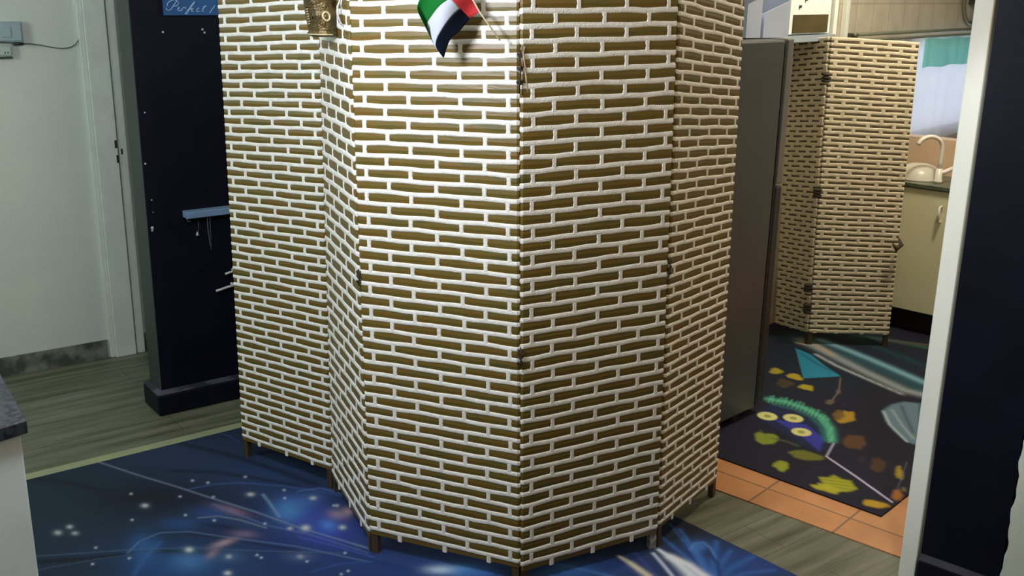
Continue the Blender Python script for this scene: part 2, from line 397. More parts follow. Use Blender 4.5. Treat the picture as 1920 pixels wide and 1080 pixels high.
# pale edging strip along the back of the rug
t0 = Vector((-.438, 4.126)); te = -dirv(36.9)
sp = MB(); tv = Vector((te.y, -te.x)); tv = tv if tv.y > 0 else -tv
sp.prism([t0+tv*.004, t0+te*3.1+tv*.004, t0+te*3.1+tv*.052, t0+tv*.052], .0005, .004)
sp.build('trim_7', mat('pale_edging_strip', (.30, .31, .17), .5, noise=(.24, .27, .18), scale=9), None, 'structure')

# the second screen, in the kitchen
s2 = thing('folding_screen', 'shorter two panel folding screen with broad cream cords and thin brown slits, in the kitchen', 'screen', (1.43565, 4.74489, 0.0))
sL, sJ, sR = (1.30756, 4.88885, 0.08), (1.43565, 4.74489, 0.08), (1.82578, 4.73085, 0.08)
tL, tJ, tR = (1.26147, 4.88885, 1.42837), (1.40358, 4.74489, 1.45608), (1.80348, 4.73085, 1.43706)
pA, posA = screen_panel(s2, sL, sJ, tL, tJ, 58, band=.35, phase=0, wav=-.02, proud=.0032, barw=.011, extra=.3, legs=(0, 1), mats=[M_brick2, M_cord2])
pB, posB = screen_panel(s2, sJ, sR, tJ, tR, 56, band=.35, phase=1, wav=-.02, proud=.0032, barw=.011, extra=.3, mats=[M_brick2, M_cord2])
for (x, y, z) in [(1.39913, 4.72, 1.28464), (1.40925, 4.72, 0.75995), (1.4105, 4.72, 0.3019), (1.41493, 4.72, 0.20099)]:
    hb = MB()
    for q in range(3): hb.tube([(x+.016*math.cos(t), y+.004+.012*math.sin(t), z+(q-1)*.014) for t in [2*math.pi*v/8 for v in range(9)]], .006, 6, 0, False)
    hb.build('hinge', M_hinge, pB, smooth=True)
kn_ = MB(); X = Vector((1.80299, 4.7, 0.52685))
kn_.tube([X+Vector((.0, 0, .03)), X+Vector((.012, -.01, 0)), X+Vector((-.01, -.012, -.02)), X+Vector((-.03, -.01, .005))], [.004, .012, .014, .004], 7)
kn_.build('knot', mat('brown_knot', (.06, .045, .02), .8), pB, smooth=True)
own(s2)

# ---------------------------------------------------------------- painted rugs
def paint_mat(name, rough=.8, sheen=0):
    m = bpy.data.materials.new(name); m.use_nodes = True; nt = m.node_tree; N = nt.nodes; L = nt.links
    b = N['Principled BSDF']; b.inputs['Roughness'].default_value = rough; b.inputs['Specular IOR Level'].default_value = .3
    at = N.new('ShaderNodeAttribute'); at.attribute_name = 'pattern'
    n = N.new('ShaderNodeTexNoise'); n.inputs['Scale'].default_value = 300; tc = N.new('ShaderNodeTexCoord'); L.new(tc.outputs['Object'], n.inputs['Vector'])
    bp = N.new('ShaderNodeBump'); bp.inputs['Strength'].default_value = .15; bp.inputs['Distance'].default_value = .003
    L.new(n.outputs['Fac'], bp.inputs['Height']); L.new(bp.outputs['Normal'], b.inputs['Normal']); L.new(at.outputs['Color'], b.inputs['Base Color'])
    return m
class Canvas:
    def __init__(s, o, eu, ev, lu, lv, step, base, gain):
        s.nu = int(lu/step)+1; s.nv = int(lv/step)+1; s.g = gain
        U, V = np.meshgrid(np.linspace(0, lu, s.nu), np.linspace(0, lv, s.nv))
        s.x = o[0]+eu[0]*U+ev[0]*V; s.y = o[1]+eu[1]*U+ev[1]*V
        s.c = np.ones((s.nv, s.nu, 3))*np.array(lin(base))*gain
    def mix(s, a, col, mask=None):
        s.c += (np.array(lin(col))*s.g - s.c)*np.clip(a, 0, 1)[..., None]
    def blob(s, c, a, b, col, al=1, hard=1):    # centre, ends of two half axes
        A = np.array([[a[0]-c[0], b[0]-c[0]], [a[1]-c[1], b[1]-c[1]]]); I = np.linalg.inv(A)
        dx = s.x-c[0]; dy = s.y-c[1]; p = I[0, 0]*dx+I[0, 1]*dy; q = I[1, 0]*dx+I[1, 1]*dy; r2 = p*p+q*q
        s.mix(al*(np.exp(-r2) if hard == 1 else np.clip((1-np.sqrt(r2))*hard+.5, 0, 1)), col)
    def line(s, pts, wd, col, al=1, soft=1, taper=0):
        best = np.full(s.x.shape, 1e9); n = len(pts)-1
        for i in range(n):
            (x0, y0), (x1, y1) = pts[i], pts[i+1]; L2 = (x1-x0)**2+(y1-y0)**2+1e-12
            t = np.clip(((s.x-x0)*(x1-x0)+(s.y-y0)*(y1-y0))/L2, 0, 1)
            d = np.hypot(s.x-x0-t*(x1-x0), s.y-y0-t*(y1-y0))
            g = (i+t)/n; ww = wd*(1-taper*g if taper > 0 else 1+taper*(1-g)); best = np.minimum(best, d/np.maximum(ww, 1e-4))
        s.mix(al*(np.exp(-best**2) if soft else np.clip((1-best)*3+.5, 0, 1)), col)
    def poly(s, pts, col, al=1, soft=.006):
        ins = np.zeros(s.x.shape, bool); dist = np.full(s.x.shape, 1e9); n = len(pts)
        for i in range(n):
            (x0, y0), (x1, y1) = pts[i], pts[(i+1) % n]
            if abs(y1-y0) > 1e-9: ins ^= ((y0 > s.y) != (y1 > s.y)) & (s.x < (x1-x0)*(s.y-y0)/(y1-y0)+x0)
            L2 = (x1-x0)**2+(y1-y0)**2+1e-12; t = np.clip(((s.x-x0)*(x1-x0)+(s.y-y0)*(y1-y0))/L2, 0, 1)
            dist = np.minimum(dist, np.hypot(s.x-x0-t*(x1-x0), s.y-y0-t*(y1-y0)))
        sd = np.where(ins, dist, -dist); s.mix(al*np.clip(sd/soft+.5, 0, 1), col)
    def build(s, name, z0, z1, mt):
        nv, nu = s.nv, s.nu; N = nv*nu
        co = np.stack([s.x, s.y, np.full(s.x.shape, z1)], -1).reshape(-1, 3)
        idx = np.arange(N).reshape(nv, nu)
        q = np.stack([idx[:-1, :-1], idx[:-1, 1:], idx[1:, 1:], idx[1:, :-1]], -1).reshape(-1, 4)
        a, b, c, d = co[idx[0, 0]], co[idx[0, -1]], co[idx[-1, -1]], co[idx[-1, 0]]
        # skirt
        skirt = np.array([[p[0], p[1], z] for p in (a, b, c, d) for z in (z0, z1)])
        co = np.vstack([co, skirt]); k = N
        sq = np.array([[k, k+2, k+3, k+1], [k+2, k+4, k+5, k+3], [k+4, k+6, k+7, k+5], [k+6, k, k+1, k+7], [k, k+6, k+4, k+2]])
        q = np.vstack([q, sq]); me = bpy.data.meshes.new(name); me.vertices.add(len(co)); me.vertices.foreach_set('co', co.ravel())
        me.loops.add(q.size); me.loops.foreach_set('vertex_index', q.ravel().astype(np.int32))
        me.polygons.add(len(q)); me.polygons.foreach_set('loop_start', np.arange(0, q.size, 4, dtype=np.int32)); me.polygons.foreach_set('loop_total', np.full(len(q), 4, dtype=np.int32))
        me.update(calc_edges=True); me.validate()
        at = me.color_attributes.new('pattern', 'FLOAT_COLOR', 'POINT')
        col = np.ones((len(co), 4), np.float32); col[:N, :3] = s.c.reshape(-1, 3); col[N:, :3] = s.c[0, 0]
        at.data.foreach_set('color', col.ravel())
        return link(name, me, mt)

eu = Vector((-0.79968, -0.60042)); ev = Vector((0.66523, -0.74664))
R1 = Canvas((-.438, 4.126), eu, ev, 3.1, 2.9, .0052, (24, 40, 62), 0.85)
R1.blob((-1.4408, 3.003), (-1.1156, 3.0129), (-1.3316, 2.7436), (26, 44, 58), 0.9, 1)
R1.blob((-1.2195, 3.4501), (-0.9294, 3.4601), (-1.1654, 3.2794), (34, 54, 84), 0.8, 1)
R1.blob((-0.8135, 3.291), (-0.5342, 3.3003), (-0.7743, 3.1149), (36, 60, 104), 0.8, 1)
R1.blob((-1.1804, 3.1021), (-0.9689, 3.1088), (-1.1417, 2.9874), (16, 22, 38), 0.9, 1)
R1.blob((-1.4805, 3.2284), (-1.2804, 3.2349), (-1.4459, 3.143), (24, 42, 56), 0.8, 1)
R1.blob((-0.5848, 2.8591), (-0.3039, 2.8673), (-0.5462, 2.6481), (30, 52, 112), 0.9, 1)
R1.blob((-0.9707, 2.665), (-0.7537, 2.671), (-0.9274, 2.5284), (26, 66, 118), 0.9, 1)
R1.blob((-1.2485, 2.6574), (-1.1098, 2.6612), (-1.2303, 2.6125), (20, 40, 58), 0.8, 1)
R1.blob((-0.1908, 2.6721), (0.1537, 2.6815), (-0.1823, 2.5481), (28, 62, 128), 0.9, 1)
R1.blob((0.2323, 2.6837), (0.4529, 2.6897), (0.225, 2.5722), (26, 60, 120), 0.8, 1)
R1.blob((0.7156, 2.741), (0.9412, 2.7473), (0.6908, 2.6255), (28, 66, 140), 0.9, 1)
R1.blob((0.5747, 2.9596), (0.6605, 2.9622), (0.564, 2.8927), (12, 18, 44), 0.9, 1)
R1.line([(-1.2268, 3.5233), (-1.0868, 3.4637), (-0.9769, 3.4094), (-0.7967, 3.2999), (-0.6464, 3.1958)], 0.0172, (14, 26, 48), 0.8, 1, 0)
R1.line([(-1.1886, 3.2994), (-1.0383, 3.2919), (-0.8928, 3.2557), (-0.7233, 3.1972)], 0.0147, (18, 28, 52), 0.8, 1, 0)
R1.line([(-1.6438, 3.223), (-1.5447, 3.2063), (-1.3748, 3.1453)], 0.0126, (16, 28, 40), 0.8, 1, 0)
R1.line([(-1.3882, 2.6913), (-1.2407, 2.7161), (-1.0711, 2.7632), (-0.8872, 2.7562)], 0.0128, (10, 22, 32), 0.9, 1, 0)
R1.line([(-0.9837, 2.9301), (-0.8985, 2.9158), (-0.8027, 2.869)], 0.0117, (10, 18, 42), 0.7, 1, 0)
R1.line([(-1.1703, 2.8746), (-1.0384, 2.8785), (-0.879, 2.8441), (-0.6342, 2.7757)], 0.0065, (12, 24, 50), 0.7, 1, 0)
R1.blob((-0.6232, 2.9752), (-0.4897, 2.8925), (-0.6223, 2.8558), (58, 74, 168), 0.8, 1)
R1.blob((-0.7178, 3.0251), (-0.6728, 3.0265), (-0.7016, 2.9488), (72, 140, 205), 0.8, 1)
R1.blob((-0.6783, 3.0807), (-0.6214, 3.1336), (-0.6582, 3.0268), (70, 110, 180), 0.6, 1)
R1.blob((-0.5733, 2.9255), (-0.5464, 2.9263), (-0.5663, 2.8858), (90, 150, 240), 0.8, 1)
R1.blob((-0.5908, 2.8916), (-0.5036, 2.852), (-0.5881, 2.8353), (48, 70, 170), 0.7, 1)
R1.blob((-0.5556, 3.0017), (-0.5234, 2.9917), (-0.5531, 2.9709), (150, 132, 158), 0.8, 1)
R1.blob((-0.5245, 3.0239), (-0.5037, 3.0245), (-0.5201, 2.9958), (168, 140, 150), 0.8, 1)
R1.blob((-0.9059, 3.0193), (-0.8491, 2.9936), (-0.9026, 2.9955), (150, 112, 122), 0.8, 1)
R1.blob((-0.8713, 2.8157), (-0.8403, 2.8402), (-0.8634, 2.7979), (165, 138, 150), 0.8, 1)
R1.blob((-0.8887, 2.7501), (-0.8772, 2.775), (-0.8775, 2.7331), (150, 125, 135), 0.7, 1)
R1.blob((-0.8233, 2.8717), (-0.7822, 2.8661), (-0.8186, 2.8492), (120, 105, 140), 0.7, 1)
R1.blob((-0.9452, 2.7095), (-0.8919, 2.711), (-0.9294, 2.6575), (66, 118, 175), 0.7, 1)
R1.blob((-1.1045, 2.7808), (-1.0596, 2.7821), (-1.0734, 2.6912), (48, 96, 160), 0.6, 1)
R1.blob((-0.956, 3.0001), (-0.8875, 3.0022), (-0.9424, 2.9518), (44, 82, 150), 0.6, 1)
R1.blob((-1.0373, 2.9285), (-0.9702, 2.9305), (-1.0249, 2.8887), (40, 80, 140), 0.6, 1)
R1.blob((-0.8338, 2.7365), (-0.7862, 2.7379), (-0.8243, 2.7011), (70, 100, 140), 0.5, 1)
R1.blob((-0.6226, 2.7425), (-0.5813, 2.7437), (-0.6173, 2.7157), (84, 100, 140), 0.6, 1)
R1.blob((-0.819, 2.9351), (-0.7385, 2.9111), (-0.8138, 2.9021), (50, 70, 120), 0.5, 1)
R1.line([(-1.4738, 3.362), (-1.2888, 3.259), (-1.134, 3.1801), (-0.9834, 3.0971), (-0.8206, 3.0113), (-0.6626, 2.9161), (-0.5157, 2.8418), (-0.4096, 2.7882)], 0.0041, (110, 128, 156), 0.8, 1, 0)
R1.line([(-0.9947, 2.9675), (-0.9331, 2.9798), (-0.8588, 2.9578), (-0.7623, 2.9098)], 0.0037, (120, 135, 150), 0.7, 1, 0)
R1.line([(-0.9731, 3.0606), (-0.8875, 3.0022), (-0.7662, 2.9265), (-0.6209, 2.8743), (-0.4233, 2.7694)], 0.0037, (86, 112, 160), 0.6, 1, 0)
R1.line([(-1.1416, 2.749), (-1.1304, 2.8177), (-1.0857, 2.8705), (-0.9971, 2.8797), (-0.8775, 2.8506), (-0.6424, 2.8002), (-0.4115, 2.7185)], 0.0033, (88, 118, 160), 0.7, 1, 0)
R1.line([(-1.4026, 2.7235), (-1.2683, 2.7454), (-1.1481, 2.7672), (-0.9601, 2.7849), (-0.7625, 2.772), (-0.5035, 2.7671)], 0.0026, (80, 104, 124), 0.6, 1, 0)
R1.line([(-1.3691, 2.6483), (-1.2227, 2.7107), (-1.0503, 2.7638)], 0.0025, (70, 92, 110), 0.6, 1, 0)
R1.line([(-1.0831, 3.1623), (-1.0123, 3.1997), (-0.9248, 3.2144), (-0.774, 3.1956), (-0.64, 3.161), (-0.534, 3.1187)], 0.0054, (58, 84, 140), 0.7, 1, 0)
R1.line([(-0.8266, 3.1322), (-0.7924, 3.0772), (-0.7379, 2.9822)], 0.0061, (110, 148, 184), 0.7, 1, 0)
R1.line([(-0.7118, 3.1587), (-0.6442, 3.1841), (-0.5656, 3.148), (-0.5151, 3.1118)], 0.0045, (90, 120, 190), 0.6, 1, 0)
R1.line([(-1.1169, 3.628), (-1.0634, 3.5957), (-1.0087, 3.5404)], 0.004, (60, 64, 130), 0.7, 1, 0)
R1.line([(-0.6507, 2.8572), (-0.5085, 2.7978), (-0.404, 2.7456)], 0.0032, (70, 96, 190), 0.6, 1, 0)
R1.line([(-0.5721, 2.6616), (-0.4938, 2.7074), (-0.4008, 2.7218)], 0.0047, (40, 80, 150), 0.6, 1, 0)
R1.line([(-1.0797, 2.6335), (-1.0836, 2.7205), (-1.0667, 2.8132)], 0.0094, (50, 100, 160), 0.4, 1, 0)
R1.blob((-1.1919, 3.0429), (-1.1822, 3.0432), (-1.188, 3.0318), (205, 212, 212), 1, 1)
R1.blob((-1.1919, 3.0429), (-1.1732, 3.0435), (-1.1845, 3.0215), (110, 130, 150), 0.25, 1)
R1.blob((-1.3782, 2.8982), (-1.37, 2.8984), (-1.374, 2.888), (205, 212, 212), 0.8, 1)
R1.blob((-1.3782, 2.8982), (-1.3623, 2.8987), (-1.3701, 2.8786), (110, 130, 150), 0.2, 1)
R1.blob((-1.3994, 2.8613), (-1.3892, 2.8616), (-1.3943, 2.8493), (205, 212, 212), 0.7, 1)
R1.blob((-1.3994, 2.8613), (-1.3797, 2.8619), (-1.3895, 2.8382), (110, 130, 150), 0.175, 1)
R1.blob((-1.3456, 2.8596), (-1.3365, 2.8599), (-1.3415, 2.8497), (205, 212, 212), 0.6, 1)
R1.blob((-1.3456, 2.8596), (-1.3279, 2.8601), (-1.3377, 2.8404), (110, 130, 150), 0.15, 1)
R1.blob((-0.8675, 3.1309), (-0.8564, 3.1312), (-0.8646, 3.1192), (205, 212, 212), 0.95, 1)
R1.blob((-0.8675, 3.1309), (-0.8461, 3.1315), (-0.8619, 3.1084), (110, 130, 150), 0.2375, 1)
R1.blob((-0.6541, 3.1112), (-0.6442, 3.1115), (-0.6519, 3.0997), (205, 212, 212), 0.95, 1)
R1.blob((-0.6541, 3.1112), (-0.6349, 3.1118), (-0.6499, 3.089), (110, 130, 150), 0.2375, 1)
R1.blob((-0.6402, 2.9134), (-0.6277, 2.9138), (-0.637, 2.897), (205, 212, 212), 1, 1)
R1.blob((-0.6402, 2.9134), (-0.6161, 2.9142), (-0.634, 2.8818), (110, 130, 150), 0.25, 1)
R1.blob((-0.688, 2.9087), (-0.6808, 2.9089), (-0.6863, 2.9005), (205, 212, 212), 0.9, 1)
R1.blob((-0.688, 2.9087), (-0.674, 2.9091), (-0.6847, 2.8928), (110, 130, 150), 0.225, 1)
R1.blob((-0.9644, 2.7724), (-0.9535, 2.7727), (-0.9604, 2.7592), (205, 212, 212), 0.95, 1)
R1.blob((-0.9644, 2.7724), (-0.9433, 2.773), (-0.9567, 2.747), (110, 130, 150), 0.2375, 1)
R1.blob((-0.8353, 2.7365), (-0.8265, 2.7367), (-0.8324, 2.7254), (205, 212, 212), 0.5, 1)
R1.blob((-0.8353, 2.7365), (-0.8182, 2.737), (-0.8296, 2.7151), (110, 130, 150), 0.125, 1)
R1.blob((-0.5251, 2.9202), (-0.5157, 2.9205), (-0.5231, 2.9078), (205, 212, 212), 1, 1)
R1.blob((-0.5251, 2.9202), (-0.507, 2.9207), (-0.5212, 2.8963), (110, 130, 150), 0.25, 1)
R1.blob((-0.5657, 3.0622), (-0.5603, 3.0624), (-0.5642, 3.0533), (205, 212, 212), 0.8, 1)
R1.blob((-0.5657, 3.0622), (-0.5552, 3.0626), (-0.5628, 3.0449), (110, 130, 150), 0.2, 1)
R1.blob((-0.6226, 2.7425), (-0.6138, 2.7427), (-0.6204, 2.7314), (205, 212, 212), 0.4, 1)
R1.blob((-0.6226, 2.7425), (-0.6055, 2.743), (-0.6183, 2.721), (110, 130, 150), 0.1, 1)
R1.blob((-0.8143, 2.6464), (-0.8048, 2.6467), (-0.8115, 2.636), (205, 212, 212), 0.9, 1)
R1.blob((-0.8143, 2.6464), (-0.7958, 2.6469), (-0.8089, 2.6262), (110, 130, 150), 0.225, 1)
R1.blob((-1.2217, 2.6842), (-1.2177, 2.6843), (-1.2196, 2.6787), (190, 205, 225), 0.85, 1)
R1.blob((-1.0407, 2.9835), (-1.0363, 2.9836), (-1.0387, 2.9769), (190, 205, 225), 0.85, 1)
R1.blob((-0.939, 2.9519), (-0.9346, 2.9521), (-0.9372, 2.9455), (190, 205, 225), 0.85, 1)
R1.blob((-0.9865, 3.1082), (-0.9819, 3.1084), (-0.9845, 3.1012), (190, 205, 225), 0.85, 1)
R1.blob((-1.097, 3.1085), (-1.0924, 3.1087), (-1.0948, 3.1015), (190, 205, 225), 0.85, 1)
R1.blob((-1.0338, 3.2109), (-1.0291, 3.2111), (-1.0317, 3.2035), (190, 205, 225), 0.85, 1)
R1.blob((-1.0912, 3.225), (-1.0864, 3.2251), (-1.0889, 3.2175), (190, 205, 225), 0.85, 1)
R1.blob((-0.9177, 3.2589), (-0.9129, 3.2591), (-0.9158, 3.2513), (190, 205, 225), 0.85, 1)
R1.blob((-0.7479, 3.1082), (-0.7433, 3.1084), (-0.7464, 3.1012), (190, 205, 225), 0.85, 1)
R1.blob((-0.7619, 3.1648), (-0.7572, 3.165), (-0.7603, 3.1576), (190, 205, 225), 0.85, 1)
R1.blob((-1.1997, 2.9475), (-1.1953, 2.9476), (-1.1974, 2.9411), (190, 205, 225), 0.85, 1)
R1.blob((-1.1261, 2.7193), (-1.122, 2.7194), (-1.124, 2.7137), (190, 205, 225), 0.85, 1)
R1.blob((-1.2485, 2.7767), (-1.2444, 2.7768), (-1.2463, 2.7709), (190, 205, 225), 0.85, 1)
R1.blob((-1.2657, 3.1221), (-1.2611, 3.1222), (-1.2632, 3.1149), (190, 205, 225), 0.85, 1)
R1.blob((-0.7535, 2.7479), (-0.7493, 2.748), (-0.7521, 2.7422), (190, 205, 225), 0.85, 1)
R1.blob((-0.7372, 2.7333), (-0.7331, 2.7334), (-0.7359, 2.7276), (190, 205, 225), 0.85, 1)
R1.blob((-0.7736, 2.9364), (-0.7692, 2.9365), (-0.7721, 2.93), (190, 205, 225), 0.85, 1)
R1.blob((-0.4923, 2.7674), (-0.4881, 2.7675), (-0.4914, 2.7617), (190, 205, 225), 0.85, 1)
R1.blob((-0.5762, 3.0619), (-0.5716, 3.0621), (-0.575, 3.0551), (190, 205, 225), 0.85, 1)
R1.blob((-0.5968, 2.7163), (-0.5927, 2.7164), (-0.5957, 2.7107), (190, 205, 225), 0.85, 1)
R1.blob((-0.467, 2.6674), (-0.4629, 2.6675), (-0.4661, 2.6619), (190, 205, 225), 0.85, 1)
R1.blob((-0.4844, 2.6498), (-0.4804, 2.6499), (-0.4835, 2.6444), (190, 205, 225), 0.85, 1)
R1.blob((-0.1366, 2.6822), (-0.0739, 2.6839), (-0.1348, 2.6479), (66, 134, 205), 0.8, 1)
R1.blob((-0.1992, 2.6805), (-0.1554, 2.6817), (-0.1976, 2.6576), (180, 205, 232), 0.8, 1)
R1.blob((-0.0811, 2.6665), (-0.0187, 2.6682), (-0.0804, 2.6438), (60, 110, 190), 0.7, 1)
R1.blob((0.1694, 2.682), (0.2638, 2.6846), (0.1674, 2.6364), (60, 108, 180), 0.7, 1)
R1.line([(0.0921, 2.7385), (0.1865, 2.7086), (0.3084, 2.6572)], 0.0079, (70, 120, 190), 0.6, 1, 0)
R1.line([(0.2381, 2.7728), (0.3304, 2.7244), (0.416, 2.646)], 0.0112, (40, 60, 130), 0.6, 1, 0)
R1.line([(0.5188, 2.975), (0.5597, 2.8096), (0.5902, 2.6228)], 0.0082, (50, 108, 190), 0.5, 1, -0.4)
R1.line([(0.5458, 2.9385), (0.5724, 2.793), (0.5902, 2.6228)], 0.0131, (50, 108, 190), 0.7, 1, -0.4)
R1.line([(0.48, 2.8902), (0.5405, 2.7707), (0.5902, 2.6228)], 0.0113, (50, 108, 190), 0.6, 1, -0.4)
R1.line([(0.6477, 2.8659), (0.6215, 2.7593), (0.5902, 2.6228)], 0.0162, (50, 108, 190), 0.6, 1, -0.4)
R1.line([(0.6804, 2.8131), (0.6376, 2.7344), (0.5902, 2.6228)], 0.0144, (50, 108, 190), 0.6, 1, -0.4)
R1.line([(0.7436, 2.781), (0.6688, 2.719), (0.5902, 2.6228)], 0.016, (50, 108, 190), 0.5, 1, -0.4)
R1.line([(0.5702, 2.8287), (0.5839, 2.7418), (0.5902, 2.6228)], 0.0193, (50, 108, 190), 0.7, 1, -0.4)
R1.line([(0.7875, 2.7076), (0.6915, 2.6833), (0.5902, 2.6228)], 0.0142, (50, 108, 190), 0.5, 1, -0.4)
R1.blob((0.5878, 2.8355), (0.6175, 2.8364), (0.5824, 2.8041), (66, 120, 200), 0.8, 1)
R1.line([(0.5582, 2.8158), (0.5777, 2.8543), (0.6054, 2.8615), (0.623, 2.8302), (0.628, 2.7686)], 0.0042, (80, 135, 210), 0.7, 1, 0)
R1.line([(0.6087, 2.8141), (0.6272, 2.7385), (0.6214, 2.6657)], 0.008, (18, 46, 110), 0.8, 1, 0)
R1.line([(0.5421, 2.8596), (0.56, 2.7667), (0.5768, 2.6787)], 0.0049, (18, 50, 120), 0.6, 1, 0)
R1.line([(0.4614, 2.8131), (0.4976, 2.7589), (0.543, 2.6636)], 0.0226, (212, 224, 242), 0.95, 1, -0.7)
R1.line([(0.4422, 2.7908), (0.4597, 2.7398), (0.4835, 2.6619)], 0.0064, (190, 202, 232), 0.9, 1, 0)
R1.line([(0.4929, 2.7709), (0.538, 2.7301), (0.5875, 2.6506)], 0.016, (225, 232, 246), 0.9, 1, 0)
R1.line([(0.335, 2.7725), (0.3635, 2.7371), (0.4238, 2.6462)], 0.0144, (205, 200, 178), 0.9, 1, -0.6)
R1.line([(0.3856, 2.7923), (0.4109, 2.7325), (0.4393, 2.6466)], 0.0064, (60, 66, 150), 0.6, 1, 0)
r1 = R1.build('galaxy_rug', .0006, .006, paint_mat('printed_blue_rug'))
tag(r1, 'large dark blue rug printed with a starry nebula, under the tall folding screen', 'rug')
e0 = Vector((1.22039, 3.04149)); e1 = Vector((0.77274, 3.46454)); ea = (e1-e0).normalized(); eb = Vector((ea.y, -ea.x))
if eb.y < 0: eb = -eb
R2 = Canvas(e0, ea, eb, 1.30, 2.05, .005, (20, 19, 38), 1.1)
R2.blob((1.4725, 4.4474), (1.9449, 4.4674), (1.3587, 4.0599), (12, 30, 44), 0.8, 1)
R2.line([(1.4074, 4.8571), (1.5223, 4.7045), (1.671, 4.4558), (1.7939, 4.1672)], 0.0647, (28, 70, 84), 0.9, 1, 0)
R2.line([(1.4235, 4.8175), (1.5024, 4.6356), (1.6067, 4.3713), (1.7002, 4.1634), (1.7704, 4.1056)], 0.0318, (132, 142, 150), 0.9, 1, 0)
R2.line([(1.5251, 4.8142), (1.6148, 4.6706), (1.6922, 4.5271), (1.8253, 4.2497)], 0.0252, (112, 158, 182), 0.9, 1, 0)
R2.line([(1.6125, 4.9242), (1.7306, 4.7917), (1.9075, 4.4658)], 0.0319, (14, 48, 62), 0.9, 1, 0)
R2.line([(1.7109, 4.8956), (1.8508, 4.837), (2.0197, 4.7266)], 0.0268, (46, 78, 72), 0.8, 1, 0)
R2.line([(1.8508, 4.837), (1.9434, 4.8013), (2.0348, 4.7661)], 0.0133, (84, 74, 62), 0.7, 1, 0)
R2.line([(1.4055, 4.7691), (1.4811, 4.7413), (1.5193, 4.6066)], 0.0184, (160, 150, 132), 0.8, 1, 0)
R2.line([(1.4426, 4.6033), (1.4973, 4.4485), (1.5728, 4.3038), (1.6731, 4.1198)], 0.012, (150, 158, 170), 0.9, 1, 0)
R2.line([(1.4724, 4.5753), (1.4779, 4.525), (1.4977, 4.533)], 0.005, (60, 64, 74), 0.6, 1, 0)
R2.line([(1.4999, 4.5153), (1.505, 4.4662), (1.5246, 4.474)], 0.005, (60, 64, 74), 0.6, 1, 0)
R2.line([(1.5267, 4.4567), (1.5315, 4.4087), (1.5509, 4.4163)], 0.0049, (60, 64, 74), 0.6, 1, 0)
R2.line([(1.5529, 4.3994), (1.5574, 4.3526), (1.5766, 4.36)], 0.0049, (60, 64, 74), 0.6, 1, 0)
R2.line([(1.5784, 4.3435), (1.5827, 4.2977), (1.6017, 4.305)], 0.0048, (60, 64, 74), 0.6, 1, 0)
R2.line([(1.6035, 4.2888), (1.6074, 4.244), (1.6262, 4.2512)], 0.0048, (60, 64, 74), 0.6, 1, 0)
R2.line([(1.6279, 4.2353), (1.6316, 4.1916), (1.6502, 4.1986)], 0.0047, (60, 64, 74), 0.6, 1, 0)
R2.line([(1.6518, 4.1831), (1.6552, 4.1403), (1.6737, 4.1471)], 0.0047, (60, 64, 74), 0.6, 1, 0)
R2.line([(1.6752, 4.132), (1.6783, 4.0901), (1.6966, 4.0968)], 0.0046, (60, 64, 74), 0.6, 1, 0)
R2.poly([(1.3667, 4.6899), (1.2974, 4.286), (1.473, 4.3193), (1.4394, 4.4599), (1.4171, 4.6022)], (32, 122, 152), 0.95, 0.006)
R2.line([(1.372, 4.6224), (1.4081, 4.4795), (1.4522, 4.3783)], 0.01, (20, 60, 100), 0.6, 1, 0)
R2.poly([(1.5261, 3.9293), (1.5899, 3.9992), (1.6523, 4.0304), (1.7115, 4.0154), (1.5488, 3.5924), (1.5178, 3.6294), (1.5033, 3.7275), (1.5042, 3.8151)], (96, 124, 142), 0.9, 0.02)
R2.line([(1.5286, 3.9238), (1.508, 3.7891), (1.5178, 3.6294)], 0.0064, (160, 180, 190), 0.8, 1, 0)
R2.line([(1.6242, 3.9835), (1.5961, 3.8449), (1.5739, 3.7149)], 0.0087, (50, 72, 88), 0.7, 1, 0)
R2.line([(1.5699, 3.942), (1.5552, 3.7908), (1.5535, 3.6598)], 0.0064, (150, 165, 172), 0.6, 1, 0)
R2.poly([(1.0476, 3.9614), (1.1322, 3.9646), (1.2023, 3.8571), (1.233, 3.7027), (1.1881, 3.5332), (1.1263, 3.5403), (1.0655, 3.6966), (1.0012, 3.7965)], (18, 30, 70), 0.9, 0.03)
R2.poly([(1.0547, 3.8249), (1.1216, 3.6738), (1.1559, 3.5321), (1.2069, 3.6475), (1.1699, 3.7767)], (48, 50, 150), 0.9, 0.012)
R2.line([(1.0853, 4.0375), (1.1504, 4.011), (1.2137, 3.9397), (1.2545, 3.859), (1.2554, 3.7439), (1.228, 3.6288)], 0.0196, (78, 170, 140), 0.9, 1, 0)
R2.line([(1.0918, 3.9801), (1.1665, 3.9267), (1.2117, 3.852), (1.2266, 3.753), (1.2074, 3.6281)], 0.0109, (30, 100, 100), 0.7, 1, 0)
R2.line([(1.0961, 4.0748), (1.0681, 4.0021)], 0.004, (40, 110, 100), 0.45, 1, 0)
R2.line([(1.1062, 4.0741), (1.0752, 3.9992)], 0.004, (105, 190, 155), 0.45, 1, 0)
R2.line([(1.1134, 4.0521), (1.0822, 3.9964)], 0.004, (40, 110, 100), 0.45, 1, 0)
R2.line([(1.116, 4.0763), (1.0893, 3.9935)], 0.004, (105, 190, 155), 0.45, 1, 0)
R2.line([(1.1224, 4.052), (1.0963, 3.9907)], 0.004, (40, 110, 100), 0.45, 1, 0)
R2.line([(1.145, 4.058), (1.1034, 3.9879)], 0.004, (105, 190, 155), 0.45, 1, 0)
R2.line([(1.1493, 4.0552), (1.1104, 3.985)], 0.004, (40, 110, 100), 0.45, 1, 0)
R2.line([(1.1499, 4.0406), (1.1174, 3.9822)], 0.004, (105, 190, 155), 0.45, 1, 0)
